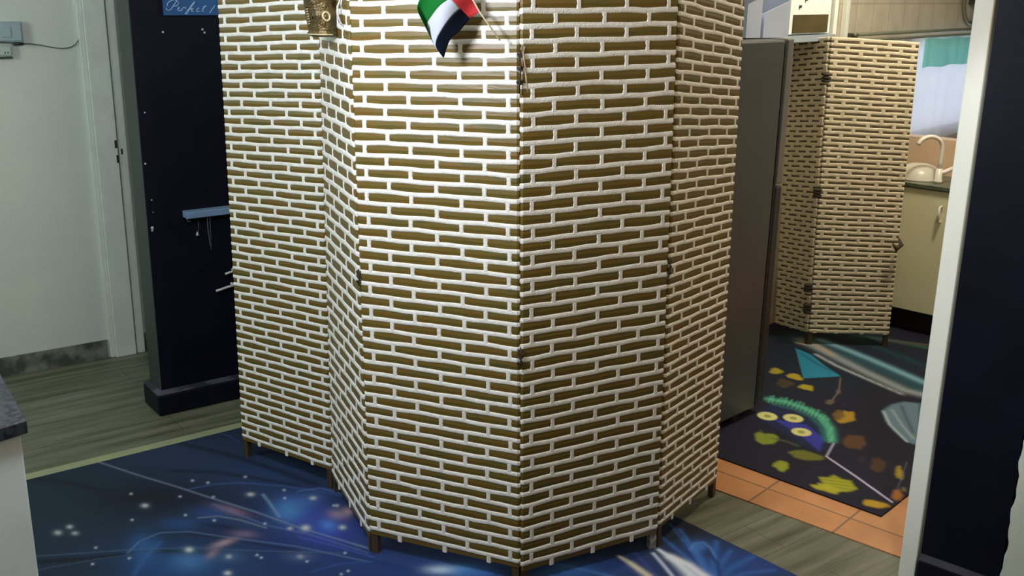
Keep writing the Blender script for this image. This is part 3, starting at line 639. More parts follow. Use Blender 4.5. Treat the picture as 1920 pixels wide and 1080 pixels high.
R2.line([(1.1633, 4.0632), (1.1244, 3.9794)], 0.004, (40, 110, 100), 0.45, 1, 0)
R2.line([(1.1672, 4.0557), (1.1314, 3.9766)], 0.004, (105, 190, 155), 0.45, 1, 0)
R2.line([(1.1709, 4.0248), (1.1384, 3.9698)], 0.004, (40, 110, 100), 0.45, 1, 0)
R2.line([(1.1841, 4.0355), (1.1453, 3.9621)], 0.004, (105, 190, 155), 0.45, 1, 0)
R2.line([(1.1778, 4.0076), (1.1522, 3.9544)], 0.004, (40, 110, 100), 0.45, 1, 0)
R2.line([(1.1989, 4.0156), (1.1591, 3.9467)], 0.004, (105, 190, 155), 0.45, 1, 0)
R2.line([(1.2069, 4.0218), (1.166, 3.9391)], 0.004, (40, 110, 100), 0.45, 1, 0)
R2.line([(1.2141, 4.0154), (1.1728, 3.9315)], 0.004, (105, 190, 155), 0.45, 1, 0)
R2.line([(1.2141, 4.0031), (1.1796, 3.9239)], 0.004, (40, 110, 100), 0.45, 1, 0)
R2.line([(1.2231, 4.0), (1.1864, 3.9163)], 0.004, (105, 190, 155), 0.45, 1, 0)
R2.line([(1.2299, 3.9636), (1.1932, 3.9088)], 0.004, (40, 110, 100), 0.45, 1, 0)
R2.line([(1.2232, 3.9587), (1.1986, 3.9005)], 0.004, (105, 190, 155), 0.45, 1, 0)
R2.line([(1.2445, 3.9577), (1.2031, 3.8917)], 0.0039, (40, 110, 100), 0.45, 1, 0)
R2.line([(1.2417, 3.9439), (1.2076, 3.883)], 0.0039, (105, 190, 155), 0.45, 1, 0)
R2.line([(1.2448, 3.9378), (1.212, 3.8743)], 0.0039, (40, 110, 100), 0.45, 1, 0)
R2.line([(1.2483, 3.9355), (1.2165, 3.8657)], 0.0039, (105, 190, 155), 0.45, 1, 0)
R2.line([(1.2599, 3.9375), (1.2209, 3.8571)], 0.0039, (40, 110, 100), 0.45, 1, 0)
R2.line([(1.2663, 3.9295), (1.2253, 3.8485)], 0.0039, (105, 190, 155), 0.45, 1, 0)
R2.line([(1.2743, 3.9228), (1.2297, 3.8399)], 0.0039, (40, 110, 100), 0.45, 1, 0)
R2.line([(1.2676, 3.8863), (1.2341, 3.8314)], 0.0039, (105, 190, 155), 0.45, 1, 0)
R2.line([(1.2811, 3.9025), (1.2367, 3.8213)], 0.0039, (40, 110, 100), 0.45, 1, 0)
R2.line([(1.2782, 3.8765), (1.2369, 3.8087)], 0.0039, (105, 190, 155), 0.45, 1, 0)
R2.line([(1.2715, 3.8517), (1.237, 3.7961)], 0.0039, (40, 110, 100), 0.45, 1, 0)
R2.line([(1.277, 3.8508), (1.2372, 3.7837)], 0.0039, (105, 190, 155), 0.45, 1, 0)
R2.line([(1.2629, 3.8212), (1.2373, 3.7713)], 0.0038, (40, 110, 100), 0.45, 1, 0)
R2.line([(1.2814, 3.8387), (1.2375, 3.759)], 0.0038, (105, 190, 155), 0.45, 1, 0)
R2.line([(1.2664, 3.8195), (1.2376, 3.7468)], 0.0038, (40, 110, 100), 0.45, 1, 0)
R2.line([(1.266, 3.7865), (1.2378, 3.7346)], 0.0038, (105, 190, 155), 0.45, 1, 0)
R2.line([(1.2698, 3.7935), (1.2379, 3.7225)], 0.0038, (40, 110, 100), 0.45, 1, 0)
R2.line([(1.2724, 3.7586), (1.2375, 3.7103)], 0.0038, (105, 190, 155), 0.45, 1, 0)
R2.line([(1.2649, 3.7456), (1.2345, 3.6977)], 0.0038, (40, 110, 100), 0.45, 1, 0)
R2.line([(1.2662, 3.7416), (1.2315, 3.6852)], 0.0038, (105, 190, 155), 0.45, 1, 0)
R2.line([(1.2718, 3.749), (1.2286, 3.6727)], 0.0038, (40, 110, 100), 0.45, 1, 0)
R2.line([(1.2625, 3.7364), (1.2257, 3.6603)], 0.0037, (105, 190, 155), 0.45, 1, 0)
R2.line([(1.2479, 3.6955), (1.2228, 3.648)], 0.0037, (40, 110, 100), 0.45, 1, 0)
R2.line([(1.2494, 3.6818), (1.2199, 3.6358)], 0.0037, (105, 190, 155), 0.45, 1, 0)
R2.line([(1.243, 3.6804), (1.217, 3.6236)], 0.0037, (40, 110, 100), 0.45, 1, 0)
R2.line([(1.2447, 3.6607), (1.2142, 3.6115)], 0.0037, (105, 190, 155), 0.45, 1, 0)
R2.blob((1.0374, 3.8563), (1.0748, 3.8435), (1.0259, 3.8163), (196, 194, 128), 1, 5)
R2.blob((1.0374, 3.8563), (1.0512, 3.8516), (1.0328, 3.8402), (130, 140, 70), 0.9, 4)
R2.blob((1.1372, 3.8386), (1.1742, 3.8259), (1.1248, 3.7989), (196, 194, 128), 1, 5)
R2.blob((1.1372, 3.8386), (1.1509, 3.8339), (1.1322, 3.8226), (130, 140, 70), 0.9, 4)
R2.blob((1.1338, 3.7041), (1.1696, 3.6922), (1.1217, 3.6668), (196, 194, 128), 1, 5)
R2.blob((1.1338, 3.7041), (1.147, 3.6997), (1.1289, 3.6891), (130, 140, 70), 0.9, 4)
R2.line([(1.2312, 3.605), (1.1688, 3.487)], 0.0052, (140, 135, 160), 0.95, 0, 0)
R2.line([(1.1688, 3.487), (1.2248, 3.3332), (1.2891, 3.1382)], 0.0054, (165, 158, 182), 0.95, 0, 0)
R2.poly([(1.027, 3.6313), (1.0119, 3.6088), (0.9958, 3.5902), (0.9766, 3.5877), (0.9569, 3.5844), (0.9454, 3.6014), (0.9385, 3.622), (0.9433, 3.6464), (0.9456, 3.6762), (0.9649, 3.6982), (0.9861, 3.6838), (1.0016, 3.6838), (1.0217, 3.6813), (1.0316, 3.6596)], (121, 134, 42), 0.9, 0.014)
R2.line([(1.0106, 3.6405), (1.0548, 3.6131), (1.0858, 3.5762)], 0.0082, (70, 86, 50), 0.7, 1, 0)
R2.poly([(1.1542, 3.466), (1.1377, 3.4563), (1.1177, 3.4544), (1.0981, 3.4513), (1.0732, 3.4571), (1.0488, 3.4722), (1.0465, 3.4931), (1.0346, 3.5156), (1.051, 3.5289), (1.0715, 3.5378), (1.099, 3.5375), (1.124, 3.5214), (1.1395, 3.5031), (1.1567, 3.4846)], (103, 108, 36), 0.9, 0.014)
R2.line([(1.0555, 3.5304), (1.156, 3.5028)], 0.0024, (60, 62, 20), 0.6, 1, 0)
R2.line([(1.0484, 3.5028), (1.1482, 3.4755)], 0.0024, (60, 62, 20), 0.6, 1, 0)
R2.line([(1.0414, 3.4755), (1.1406, 3.4486)], 0.0024, (60, 62, 20), 0.6, 1, 0)
R2.poly([(1.0059, 3.4022), (1.0024, 3.3847), (0.9909, 3.372), (0.9779, 3.3546), (0.966, 3.3604), (0.9616, 3.3744), (0.9601, 3.3872), (0.9493, 3.4003), (0.959, 3.4208), (0.9726, 3.4347), (0.9866, 3.4472), (0.9983, 3.4417), (1.008, 3.4349), (1.0116, 3.4201)], (138, 145, 40), 0.9, 0.014)
R2.poly([(1.2018, 3.2311), (1.1789, 3.2157), (1.1568, 3.2069), (1.1341, 3.2153), (1.1126, 3.2212), (1.0824, 3.2319), (1.0948, 3.2619), (1.0934, 3.2846), (1.0935, 3.3177), (1.1245, 3.3166), (1.1516, 3.3339), (1.1716, 3.3047), (1.199, 3.2903), (1.1978, 3.2604)], (152, 150, 33), 0.9, 0.014)
R2.line([(1.1022, 3.3242), (1.2083, 3.2965)], 0.0023, (60, 62, 20), 0.6, 1, 0)
R2.line([(1.0952, 3.2993), (1.2007, 3.2719)], 0.0023, (60, 62, 20), 0.6, 1, 0)
R2.line([(1.0882, 3.2748), (1.1931, 3.2477)], 0.0022, (60, 62, 20), 0.6, 1, 0)
R2.line([(1.0814, 3.2505), (1.1856, 3.2238)], 0.0022, (60, 62, 20), 0.6, 1, 0)
R2.line([(1.0746, 3.2265), (1.1782, 3.2002)], 0.0022, (60, 62, 20), 0.6, 1, 0)
R2.poly([(1.135, 3.2072), (1.1251, 3.203), (1.1196, 3.1901), (1.0992, 3.1974), (1.0835, 3.2123), (1.0607, 3.2236), (1.0494, 3.242), (1.0481, 3.2587), (1.072, 3.2556), (1.0772, 3.2711), (1.1003, 3.2648), (1.1196, 3.2475), (1.131, 3.2317), (1.1481, 3.2148)], (161, 156, 36), 0.9, 0.014)
R2.poly([(1.2688, 3.1051), (1.2536, 3.1015), (1.2429, 3.0963), (1.2261, 3.0948), (1.2086, 3.1038), (1.1897, 3.1128), (1.1882, 3.1254), (1.192, 3.1344), (1.196, 3.1431), (1.2054, 3.1523), (1.226, 3.15), (1.2447, 3.1402), (1.263, 3.1301), (1.2725, 3.1164)], (174, 138, 33), 0.9, 0.014)
R2.poly([(1.3327, 3.1724), (1.3229, 3.1525), (1.3147, 3.1551), (1.3048, 3.1491), (1.304, 3.1613), (1.2982, 3.1691), (1.3077, 3.1894), (1.317, 3.2052), (1.3271, 3.2263), (1.3368, 3.2274), (1.3473, 3.2327), (1.3444, 3.2141), (1.3437, 3.2023), (1.3438, 3.1877)], (156, 99, 36), 0.9, 0.014)
R2.poly([(1.408, 3.3693), (1.4018, 3.3503), (1.3958, 3.3304), (1.3876, 3.3138), (1.3796, 3.3067), (1.3776, 3.3199), (1.3697, 3.3213), (1.3741, 3.3473), (1.3841, 3.3695), (1.3906, 3.3881), (1.3987, 3.4049), (1.407, 3.4139), (1.416, 3.4179), (1.409, 3.3856)], (154, 138, 36), 0.9, 0.014)
R2.line([(1.3926, 3.3928), (1.4151, 3.3867)], 0.0023, (60, 62, 20), 0.6, 1, 0)
R2.line([(1.3716, 3.3331), (1.3937, 3.3272)], 0.0023, (60, 62, 20), 0.6, 1, 0)
R2.poly([(1.3878, 3.8586), (1.384, 3.8296), (1.3642, 3.8159), (1.3487, 3.8078), (1.3309, 3.797), (1.3103, 3.7956), (1.3045, 3.8212), (1.3248, 3.8563), (1.3262, 3.8902), (1.3505, 3.8998), (1.3694, 3.9265), (1.3815, 3.9126), (1.4027, 3.917), (1.3976, 3.8851)], (161, 128, 33), 0.9, 0.014)
R2.poly([(1.3571, 3.879), (1.3491, 3.8569), (1.3352, 3.847), (1.322, 3.8264), (1.31, 3.8274), (1.3003, 3.8346), (1.3059, 3.8593), (1.3035, 3.877), (1.3147, 3.8978), (1.3271, 3.9107), (1.3408, 3.9315), (1.3535, 3.9311), (1.3596, 3.9178), (1.3545, 3.8953)], (101, 77, 36), 0.9, 0.014)
R2.poly([(1.3552, 3.5995), (1.3324, 3.5772), (1.315, 3.5486), (1.2997, 3.5616), (1.2814, 3.5557), (1.2684, 3.5699), (1.266, 3.5993), (1.2732, 3.6354), (1.2934, 3.6632), (1.3133, 3.6846), (1.3306, 3.6808), (1.3468, 3.679), (1.3685, 3.674), (1.3563, 3.6333)], (84, 57, 36), 0.9, 0.014)
R2.poly([(1.3657, 3.4229), (1.3515, 3.3963), (1.337, 3.3688), (1.3227, 3.3654), (1.3099, 3.3623), (1.3068, 3.3793), (1.2982, 3.3911), (1.3108, 3.4211), (1.3233, 3.4427), (1.3348, 3.4789), (1.3488, 3.4769), (1.3648, 3.4881), (1.3628, 3.4612), (1.3774, 3.4558)], (69, 51, 34), 0.9, 0.014)
R2.poly([(1.302, 3.4647), (1.298, 3.4552), (1.2927, 3.4433), (1.2856, 3.4434), (1.2781, 3.4392), (1.276, 3.447), (1.2755, 3.4549), (1.2771, 3.4639), (1.2776, 3.477), (1.2871, 3.4802), (1.2946, 3.4918), (1.3015, 3.4908), (1.3051, 3.4844), (1.3057, 3.4753)], (44, 36, 40), 0.9, 0.014)
R2.poly([(1.2278, 4.3615), (1.2172, 4.3495), (1.2068, 4.3425), (1.196, 4.3362), (1.1841, 4.3362), (1.1715, 4.3414), (1.1625, 4.3553), (1.173, 4.3733), (1.1781, 4.3885), (1.187, 4.4059), (1.2031, 4.4146), (1.2155, 4.403), (1.221, 4.3891), (1.2282, 4.3777)], (152, 143, 40), 0.9, 0.014)
R2.poly([(1.2939, 4.2867), (1.2899, 4.2654), (1.2745, 4.2616), (1.2595, 4.2685), (1.2467, 4.2801), (1.2323, 4.2948), (1.2288, 4.3182), (1.2427, 4.3308), (1.2494, 4.3422), (1.2602, 4.3439), (1.2714, 4.346), (1.2832, 4.3383), (1.291, 4.3227), (1.2893, 4.3061)], (165, 149, 40), 0.9, 0.014)
R2.poly([(1.3076, 4.1672), (1.3032, 4.153), (1.2942, 4.1357), (1.2773, 4.1495), (1.2657, 4.1532), (1.258, 4.1629), (1.2461, 4.1736), (1.2474, 4.1897), (1.2608, 4.1977), (1.2691, 4.2096), (1.2836, 4.2144), (1.296, 4.2049), (1.3108, 4.198), (1.311, 4.1811)], (161, 147, 36), 0.9, 0.014)
R2.poly([(1.2455, 4.2262), (1.2334, 4.1976), (1.2083, 4.1912), (1.1921, 4.1658), (1.1736, 4.1682), (1.1668, 4.1875), (1.1624, 4.2037), (1.1573, 4.2226), (1.1741, 4.2408), (1.1825, 4.2655), (1.2019, 4.2868), (1.2137, 4.2648), (1.2239, 4.2573), (1.2352, 4.2471)], (64, 53, 36), 0.9, 0.014)
R2.line([(1.467, 4.2994), (1.4078, 4.1335), (1.3325, 4.0008)], 0.0042, (110, 96, 90), 0.7, 1, 0)
R2.poly([(1.355, 4.0189), (1.3514, 4.0069), (1.3429, 3.9983), (1.3337, 3.9894), (1.323, 3.9857), (1.3172, 3.9936), (1.3137, 4.0037), (1.3214, 4.0176), (1.3245, 4.0289), (1.3326, 4.0365), (1.3409, 4.0432), (1.3472, 4.0398), (1.3531, 4.037), (1.3577, 4.0305)], (95, 82, 73), 0.9, 0.014)
R2.poly([(1.4169, 4.1339), (1.4132, 4.1228), (1.4078, 4.1179), (1.4023, 4.1076), (1.3981, 4.1081), (1.395, 4.1119), (1.3981, 4.1242), (1.398, 4.1331), (1.4029, 4.1434), (1.4078, 4.1498), (1.4135, 4.16), (1.4179, 4.1597), (1.4194, 4.1531), (1.4167, 4.142)], (101, 88, 82), 0.9, 0.014)
R2.line([(1.4534, 3.4521), (1.3873, 3.322), (1.3323, 3.2199)], 0.0029, (90, 90, 120), 0.5, 1, 0)
R2.poly([(1.37, 3.2328), (1.3658, 3.2275), (1.3628, 3.2198), (1.3584, 3.2161), (1.3564, 3.2192), (1.3556, 3.2228), (1.3554, 3.227), (1.3559, 3.2324), (1.359, 3.2383), (1.3624, 3.2458), (1.3665, 3.2477), (1.3678, 3.2438), (1.3704, 3.2433), (1.3714, 3.2393)], (110, 110, 55), 0.9, 0.014)
R2.line([(0.9771, 3.7186), (0.9842, 3.6591), (1.0106, 3.6405)], 0.0041, (90, 100, 60), 0.5, 1, 0)
r2 = R2.build('feather_rug', .0045, .009, paint_mat('printed_feather_rug'))
tag(r2, 'black kitchen rug printed with a peacock feather, yellow leaves and sea foam', 'rug')

# ---------------------------------------------------------------- flag
fg = thing('flag', 'small green white black and red flag on a thin stick, fixed to the screen', 'flag', (-0.03938, 2.615, 1.52619))
CV = [[(-0.09159, 2.63, 1.59252), (-0.10338, 2.63, 1.58472), (-0.11519, 2.63, 1.57564), (-0.12702, 2.63, 1.56143), (-0.13888, 2.63, 1.54717), (-0.16004, 2.63, 1.52888), (-0.1707, 2.63, 1.5055), (-0.17876, 2.63, 1.48203)], [(-0.1022, 2.63, 1.61642), (-0.12184, 2.63, 1.60856), (-0.1402, 2.63, 1.59943), (-0.16126, 2.63, 1.57879), (-0.18111, 2.63, 1.55169), (-0.19445, 2.63, 1.52838), (-0.19722, 2.63, 1.5077), (-0.18008, 2.63, 1.48331)], [(-0.11537, 2.63, 1.63765), (-0.1389, 2.63, 1.63103), (-0.16247, 2.63, 1.62313), (-0.18612, 2.63, 1.60763), (-0.20596, 2.63, 1.58451), (-0.22062, 2.63, 1.56135), (-0.21684, 2.63, 1.54091), (-0.20643, 2.63, 1.5179)], [(-0.12978, 2.63, 1.66127), (-0.15455, 2.63, 1.66341), (-0.18587, 2.63, 1.65796), (-0.21206, 2.63, 1.64506), (-0.23314, 2.63, 1.62715), (-0.2425, 2.63, 1.60935), (-0.24138, 2.63, 1.59162), (-0.22459, 2.63, 1.56002)]]
def cat(P, t):
    n = len(P)-1; x = t*n; i = min(int(x), n-1); f = x-i
    g = lambda k: Vector(P[max(0, min(n, k))])
    a, b, c, d = g(i-1), g(i), g(i+1), g(i+2)
    return .5*((2*b)+(c-a)*f+(2*a-5*b+4*c-d)*f*f+(3*b-a-3*c+d)*f**3)
FC = [mat('flag_red', (.42, .03, .035), .9, spec=.1), mat('flag_black', (.004, .006, .012), 1, spec=.05), mat('flag_white', (.42, .44, .52), .9, spec=.1), mat('flag_green', (.005, .11, .018), .9, spec=.1)]
def wave(s, t): return .007*math.sin(s*7+t*1.2) + .006*math.sin(t*2.4+s*3) - .006*s
def fpoint(s, t):          # s hoist->fly, t 0..3 across the bands
    i = min(int(t), 2); f = t-i; p = cat(CV[i], s)*(1-f)+cat(CV[i+1], s)*f
    return p + Vector((0, wave(s, t), 0))
def fpatch(name, s0, s1, t0, t1, m, par):
    mb = MB(); n1 = 26; n2 = 10
    for off in (0,):
        rows = [[fpoint(s0+(s1-s0)*a/n1, t0+(t1-t0)*b/n2) for b in range(n2+1)] for a in range(n1+1)]
        mb.grid(rows)
    o = mb.build(name, m, par, smooth=True)
    md = o.modifiers.new('cloth', 'SOLIDIFY'); md.thickness = .0008
    return o
for nm, a, b, c, d, k in (('red_band', 0, .27, 0, 3, 0), ('black_band', .27, 1, 0, 1, 1), ('white_band', .27, 1, 1, 2, 2), ('green_band', .27, 1, 2, 3, 3)):
    fpatch(nm, a, b, c, d, FC[k], fg)
ps = MB(); sa = Vector((-0.03868, 2.612, 1.52634)); sb = fpoint(0, 0)+Vector((.002, .001, 0)); sc = fpoint(0, 3)
ps.tube([sa, sb, sb.lerp(sc, .5), sc+(sc-sb)*.1], .0022, 8); ps.build('stick', mat('pale_wood_stick', (.55, .48, .33), .6), fg, smooth=True)
own(fg)

# ---------------------------------------------------------------- brass ornament in the fold of the screen
bo = thing('brass_ornament', 'curved brass ornament embossed with lines and an eye, hung in the screen fold', 'ornament', (-0.52573, 2.93, 1.52721))
M_brass = mat('aged_brass', (.13, .085, .022), .45, metal=.45, noise=(.05, .035, .012), scale=22, bump=.6, bscale=70)
M_brl = mat('bright_brass', (.60, .50, .30), .4, metal=.4)
OC = Vector((-0.53111, 2.95, 1.51769)); OX = Vector((-0.00982, 0.0, 0.09417)); OR = .047; 
ob = MB()
def orn(a, z, r):       # a: angle, 0 = towards the camera
    c = OC + OX*(z/OX.z)
    return c + Vector((math.sin(a)*r, -math.cos(a)*r*.8, 0))
prof = [(-.004, .036), (0, .044), (.006, .0475), (.010, .043), (.02, .044), (.05, .0455), (.054, .048), (.058, .0458), (.10, .046), (.104, .049), (.109, .046), (.16, .046), (.22, .046), (.27, .044)]
ang = [math.radians(-105+210*q/28) for q in range(29)]
outer = [[orn(a, z, r) for a in ang] for z, r in prof]
ob.grid(outer)
ob.grid([[orn(a, z, r-.006) for a in ang] for z, r in reversed(prof)])
ob.grid([[orn(a, prof[0][0], prof[0][1]) for a in ang], [orn(a, prof[0][0], prof[0][1]-.006) for a in ang]])
orb = ob.build('shell', M_brass, bo, smooth=True)
def ribbon(pts, r, mt, name):
    mb = MB(); mb.tube(pts, r, 6); return mb.build(name, mt, bo, smooth=True)
ribbon([orn(math.radians(a), .003, .048) for a in range(-60, 45, 7)], .002, M_brl, 'rim_glint')  # bright arc laid along the lower rim as a painted highlight
er = MB(); ec = [orn(math.radians(22)+.2*math.cos(t), .052+.0115*math.sin(t), .0485) for t in [2*math.pi*v/16 for v in range(17)]]
er.tube(ec, .0032, 7, 0, False); er.build('eye_ring', M_brl, bo, smooth=True)
for k in range(3):
    rr = .026-.006*k
    ribbon([orn(math.radians(-14)+rr/.047*1.0*x_, .046+rr*z_*1.1, .0475) for x_, z_ in [(-1, 1), (-1, 0), (-.8, -.7), (0, -1), (.8, -.7), (1, 0)]], .0012, M_brass, 'groove')
for k in range(7): ribbon([orn(math.radians(-52), .030+.0065*k, .0478), orn(math.radians(-40), .032+.0065*k, .048)], .0014, M_brl, 'notch')
ribbon([orn(math.radians(a), .068, .048) for a in range(-30, 16, 8)], .0013, M_brass, 'groove'); ribbon([orn(math.radians(a), .076, .048) for a in range(-55, 20, 8)], .0013, M_brass, 'groove')
ribbon([orn(math.radians(a), .016, .047) for a in range(-40, 40, 8)], .0012, M_brass, 'groove')
hk = MB(); hk.tube([(-0.46713, 2.86, 1.62208), (-0.47792, 2.86, 1.5972), (-0.47864, 2.86, 1.57511), (-0.47076, 2.86, 1.55304), (-0.46098, 2.86, 1.54483)], .0032, 8)
hk.build('hanger', mat('chrome_hanger', (.7, .7, .68), .25, metal=.6), bo, smooth=True)
own(bo)

# ---------------------------------------------------------------- sign, shelf rail and plastic strips on the navy partition
cc0 = (c0.x, c0.y); 
def onpart(p, out): return Vector(p) + Vector((nrm.x, nrm.y, 0))*out
sgn = thing('sign', 'blue sign with white script lettering on the dark navy wall', 'sign', ((-1.2844, 3.87857, 1.53738)))
A_, B_ = [onpart(p, .0) for p in [(-1.28434, 3.87862, 1.53832), (-1.131, 3.99421, 1.53002)]]
B2 = A_ + (B_-A_)*2.1; zt = 1.86
sb_ = MB(); sb_.prism([(onpart(A_, .012).x, onpart(A_, .012).y), (onpart(B2, .012).x, onpart(B2, .012).y), (onpart(B2, .001).x, onpart(B2, .001).y), (onpart(A_, .001).x, onpart(A_, .001).y)], A_.z, zt)
sb_.build('board', mat('blue_sign_face', (.008, .065, .21), .5, noise=(.010, .080, .24), scale=10), sgn)
lt = MB()
for st_ in [[(-1.278, 3.8834, 1.56456), (-1.27608, 3.88485, 1.55801), (-1.27077, 3.88885, 1.55557), (-1.26431, 3.89372, 1.55895), (-1.25739, 3.89893, 1.56929), (-1.24867, 3.90551, 1.58341), (-1.24511, 3.90819, 1.59)], [(-1.27453, 3.88602, 1.57019), (-1.27321, 3.88701, 1.57861), (-1.2689, 3.89026, 1.58518), (-1.26074, 3.89641, 1.59084), (-1.25122, 3.90358, 1.59278), (-1.2436, 3.90933, 1.58907), (-1.24006, 3.912, 1.58251), (-1.24205, 3.9105, 1.57592), (-1.24785, 3.90613, 1.57119), (-1.25574, 3.90018, 1.57061)], [(-1.24266, 3.91004, 1.56084), (-1.23788, 3.91364, 1.56405), (-1.23797, 3.91358, 1.56783), (-1.24184, 3.91066, 1.5665), (-1.24408, 3.90897, 1.56084), (-1.2432, 3.90963, 1.55461), (-1.23868, 3.91304, 1.55367), (-1.23366, 3.91682, 1.55801)], [(-1.23395, 3.9166, 1.55328), (-1.23026, 3.91938, 1.56179), (-1.22761, 3.92138, 1.56633), (-1.22614, 3.92249, 1.56445), (-1.222, 3.92561, 1.5671), (-1.21977, 3.9273, 1.56464), (-1.22085, 3.92648, 1.55991)], [(-1.22119, 3.92622, 1.54094), (-1.22287, 3.92495, 1.54474), (-1.21823, 3.92845, 1.55043), (-1.21219, 3.933, 1.55801), (-1.20507, 3.93838, 1.57036), (-1.19633, 3.94496, 1.58272), (-1.19124, 3.9488, 1.58749), (-1.19318, 3.94734, 1.58179), (-1.20187, 3.94079, 1.57037), (-1.2106, 3.93421, 1.55801), (-1.21607, 3.93008, 1.54662), (-1.22055, 3.9267, 1.54094)], [(-1.21544, 3.93056, 1.55707), (-1.20888, 3.9355, 1.55991), (-1.20397, 3.9392, 1.56182)], [(-1.20511, 3.93834, 1.55611), (-1.19847, 3.94335, 1.55992), (-1.19697, 3.94448, 1.56373), (-1.20031, 3.94196, 1.5641), (-1.2042, 3.93903, 1.55802), (-1.20297, 3.93996, 1.55174), (-1.19651, 3.94483, 1.5523)], [(-1.17903, 3.958, 1.56184), (-1.18213, 3.95567, 1.56413), (-1.18711, 3.95191, 1.55897), (-1.18841, 3.95093, 1.55325), (-1.18535, 3.95324, 1.55038), (-1.1787, 3.95825, 1.55362)], [(-1.15891, 3.97317, 1.57334), (-1.16504, 3.96855, 1.56568), (-1.17072, 3.96426, 1.55706), (-1.17148, 3.96369, 1.55228), (-1.16659, 3.96738, 1.55266)], [(-1.16897, 3.96559, 1.56797), (-1.16322, 3.96992, 1.56912), (-1.15658, 3.97493, 1.57144)], [(-1.13115, 3.99409, 1.57247), (-1.13913, 3.98808, 1.56187), (-1.1454, 3.98336, 1.55225), (-1.1491, 3.98056, 1.54456)]]:
    lt.tube([onpart(p, .0135) for p in st_], .0011, 5)
lt.build('lettering', mat('pale_blue_lettering', (.42, .60, .85), .6), sgn, smooth=True)
own(sgn)

rl = thing('wall_shelf', 'narrow pale blue shelf rail on the dark navy wall, with thin wires hanging under it', 'shelf', ((-1.27335, 3.8869, 0.78434)))
RA, RB = [Vector(p) for p in [(-1.2731, 3.88709, 0.7885), (-1.12282, 4.00038, 0.78563)]]
RB = RA + (RB-RA)*2.2; RB.z = RA.z
rb = MB(); rb.prism([tuple(onpart(p, o)[:2]) for p, o in ((RA, .05), (RB, .05), (RB, .002), (RA, .002))], RA.z-.002, RA.z+.024)
rb.build('board', mat('pale_blue_shelf', (.16, .26, .42), .45), rl, bevel=.003)
for pts, r in [([(-1.20436, 3.93891, 0.78257), (-1.20406, 3.93914, 0.72711), (-1.20158, 3.94101, 0.67948), (-1.19726, 3.94426, 0.64851)], 0.0016), ([(-1.19588, 3.9453, 0.78132), (-1.19725, 3.94427, 0.72604), (-1.19726, 3.94426, 0.64851)], 0.0014), ([(-1.23395, 3.91661, 0.77002), (-1.23338, 3.91703, 0.73599), (-1.23688, 3.91439, 0.71952)], 0.0008), ([(-1.2684, 3.89064, 0.7836), (-1.26406, 3.89391, 0.77244), (-1.25564, 3.90025, 0.77328)], 0.002)]:
    wb = MB(); wb.tube([onpart(p, .03) for p in pts], r, 6); wb.build('wire', mat('grey_wire', (.10, .11, .14), .4), rl, smooth=True)
dg = MB(); q = onpart((-1.23868, 3.91303, 0.71768), .03)
dg.lathe([(.001, .012), (.005, .004), (.006, -.003), (.001, -.006)], q, 10); dg.build('pull', mat('white_pull', (.35, .36, .38), .5), rl, smooth=True)
own(rl)
M_pl = mat('white_plastic_strip', (.55, .55, .56), .5)
for i, (pts, r, lb) in enumerate([([(-1.18498, 3.93955, 0.48033), (-1.16723, 3.95293, 0.48335), (-1.1457, 3.96916, 0.48899), (-1.12419, 3.98538, 0.49135)], 0.005, 'longer white plastic hook poking out left of the tall screen, the lower of two'), ([(-1.1517, 3.96464, 0.54334), (-1.13553, 3.97683, 0.54798), (-1.11762, 3.99033, 0.55012)], 0.0045, 'short white plastic hook poking out left of the tall screen, the upper of two')]):
    hb = MB(); hb.tube([Vector(p) + Vector((nrm.x, nrm.y, 0))*.018 for p in pts], r, 8)
    tail = Vector(pts[-1]); hb.tube([tail + Vector((nrm.x, nrm.y, 0))*.018, tail+Vector((nrm.x, nrm.y, 0))*-.02], r*1.3, 8)
    tag(hb.build('wall_hook', M_pl, None, smooth=True), lb, 'hook', 'white plastic hooks on the navy wall')

# ---------------------------------------------------------------- switch boxes and cable on the cream wall
wl = (WL0.x, WL0.y)
M_box = mat('pale_blue_plastic', (.26, .35, .40), .45)
M_box2 = mat('pale_green_plastic', (.36, .45, .42), .45)
tn3 = Vector((tcn.x, tcn.y, 0))
def wallbox(name, label, cat_, p, q, th, mt):
    p = Vector(p); q = Vector(q); root = thing(name, label, cat_, tuple(p))
    def hb(a, b, z0, z1, o0, o1, nm, m_):
        mb = MB(); A = p.lerp(q, a); B = p.lerp(q, b); A.z = B.z = 0
        mb.prism([tuple((A+tn3*o1)[:2]), tuple((B+tn3*o1)[:2]), tuple((B+tn3*o0)[:2]), tuple((A+tn3*o0)[:2])], z0, z1)
        return mb.build(nm, m_, root, bevel=.003)
    zb, zt_ = min(p.z, q.z), max(p.z, q.z)
    hb(0, 1, zb, zt_, .0005, th, 'backing_box', mt); hb(.05, .95, zb+.006, zt_-.006, th, th+.006, 'face_plate', mt)
    return root, hb, zb, zt_, th
P1, Q1 = ((-2.10705, 4.25851, 1.4103), (-2.0163, 4.32513, 1.49289))
r_, hb_, zb, zt_, th = wallbox('switch_box', 'pale blue plastic switch box at the top of the cream wall', 'switch', P1, Q1, .022, M_box)
hb_(.3, .6, (zb+zt_)/2-.02, (zb+zt_)/2+.02, th+.006, th+.010, 'rocker', M_box); own(r_)
P2, Q2 = ((-2.14064, 4.23385, 1.35463), (-2.05362, 4.29773, 1.4007))
r_, hb_, zb, zt_, th = wallbox('power_socket', 'pale green wall socket below the switch box, with a black plug', 'socket', P2, Q2, .018, M_box2)
for a in (.72, .82): hb_(a, a+.03, zb+.012, zb+.02, th+.006, th+.0075, 'slot', mat('black_slot', (.01, .01, .01), .6))
hb_(0, 1.0, zb-.006, zb-.001, .001, th+.006, 'lower_lip', mat('dark_lip', (.05, .06, .05), .6)); own(r_)
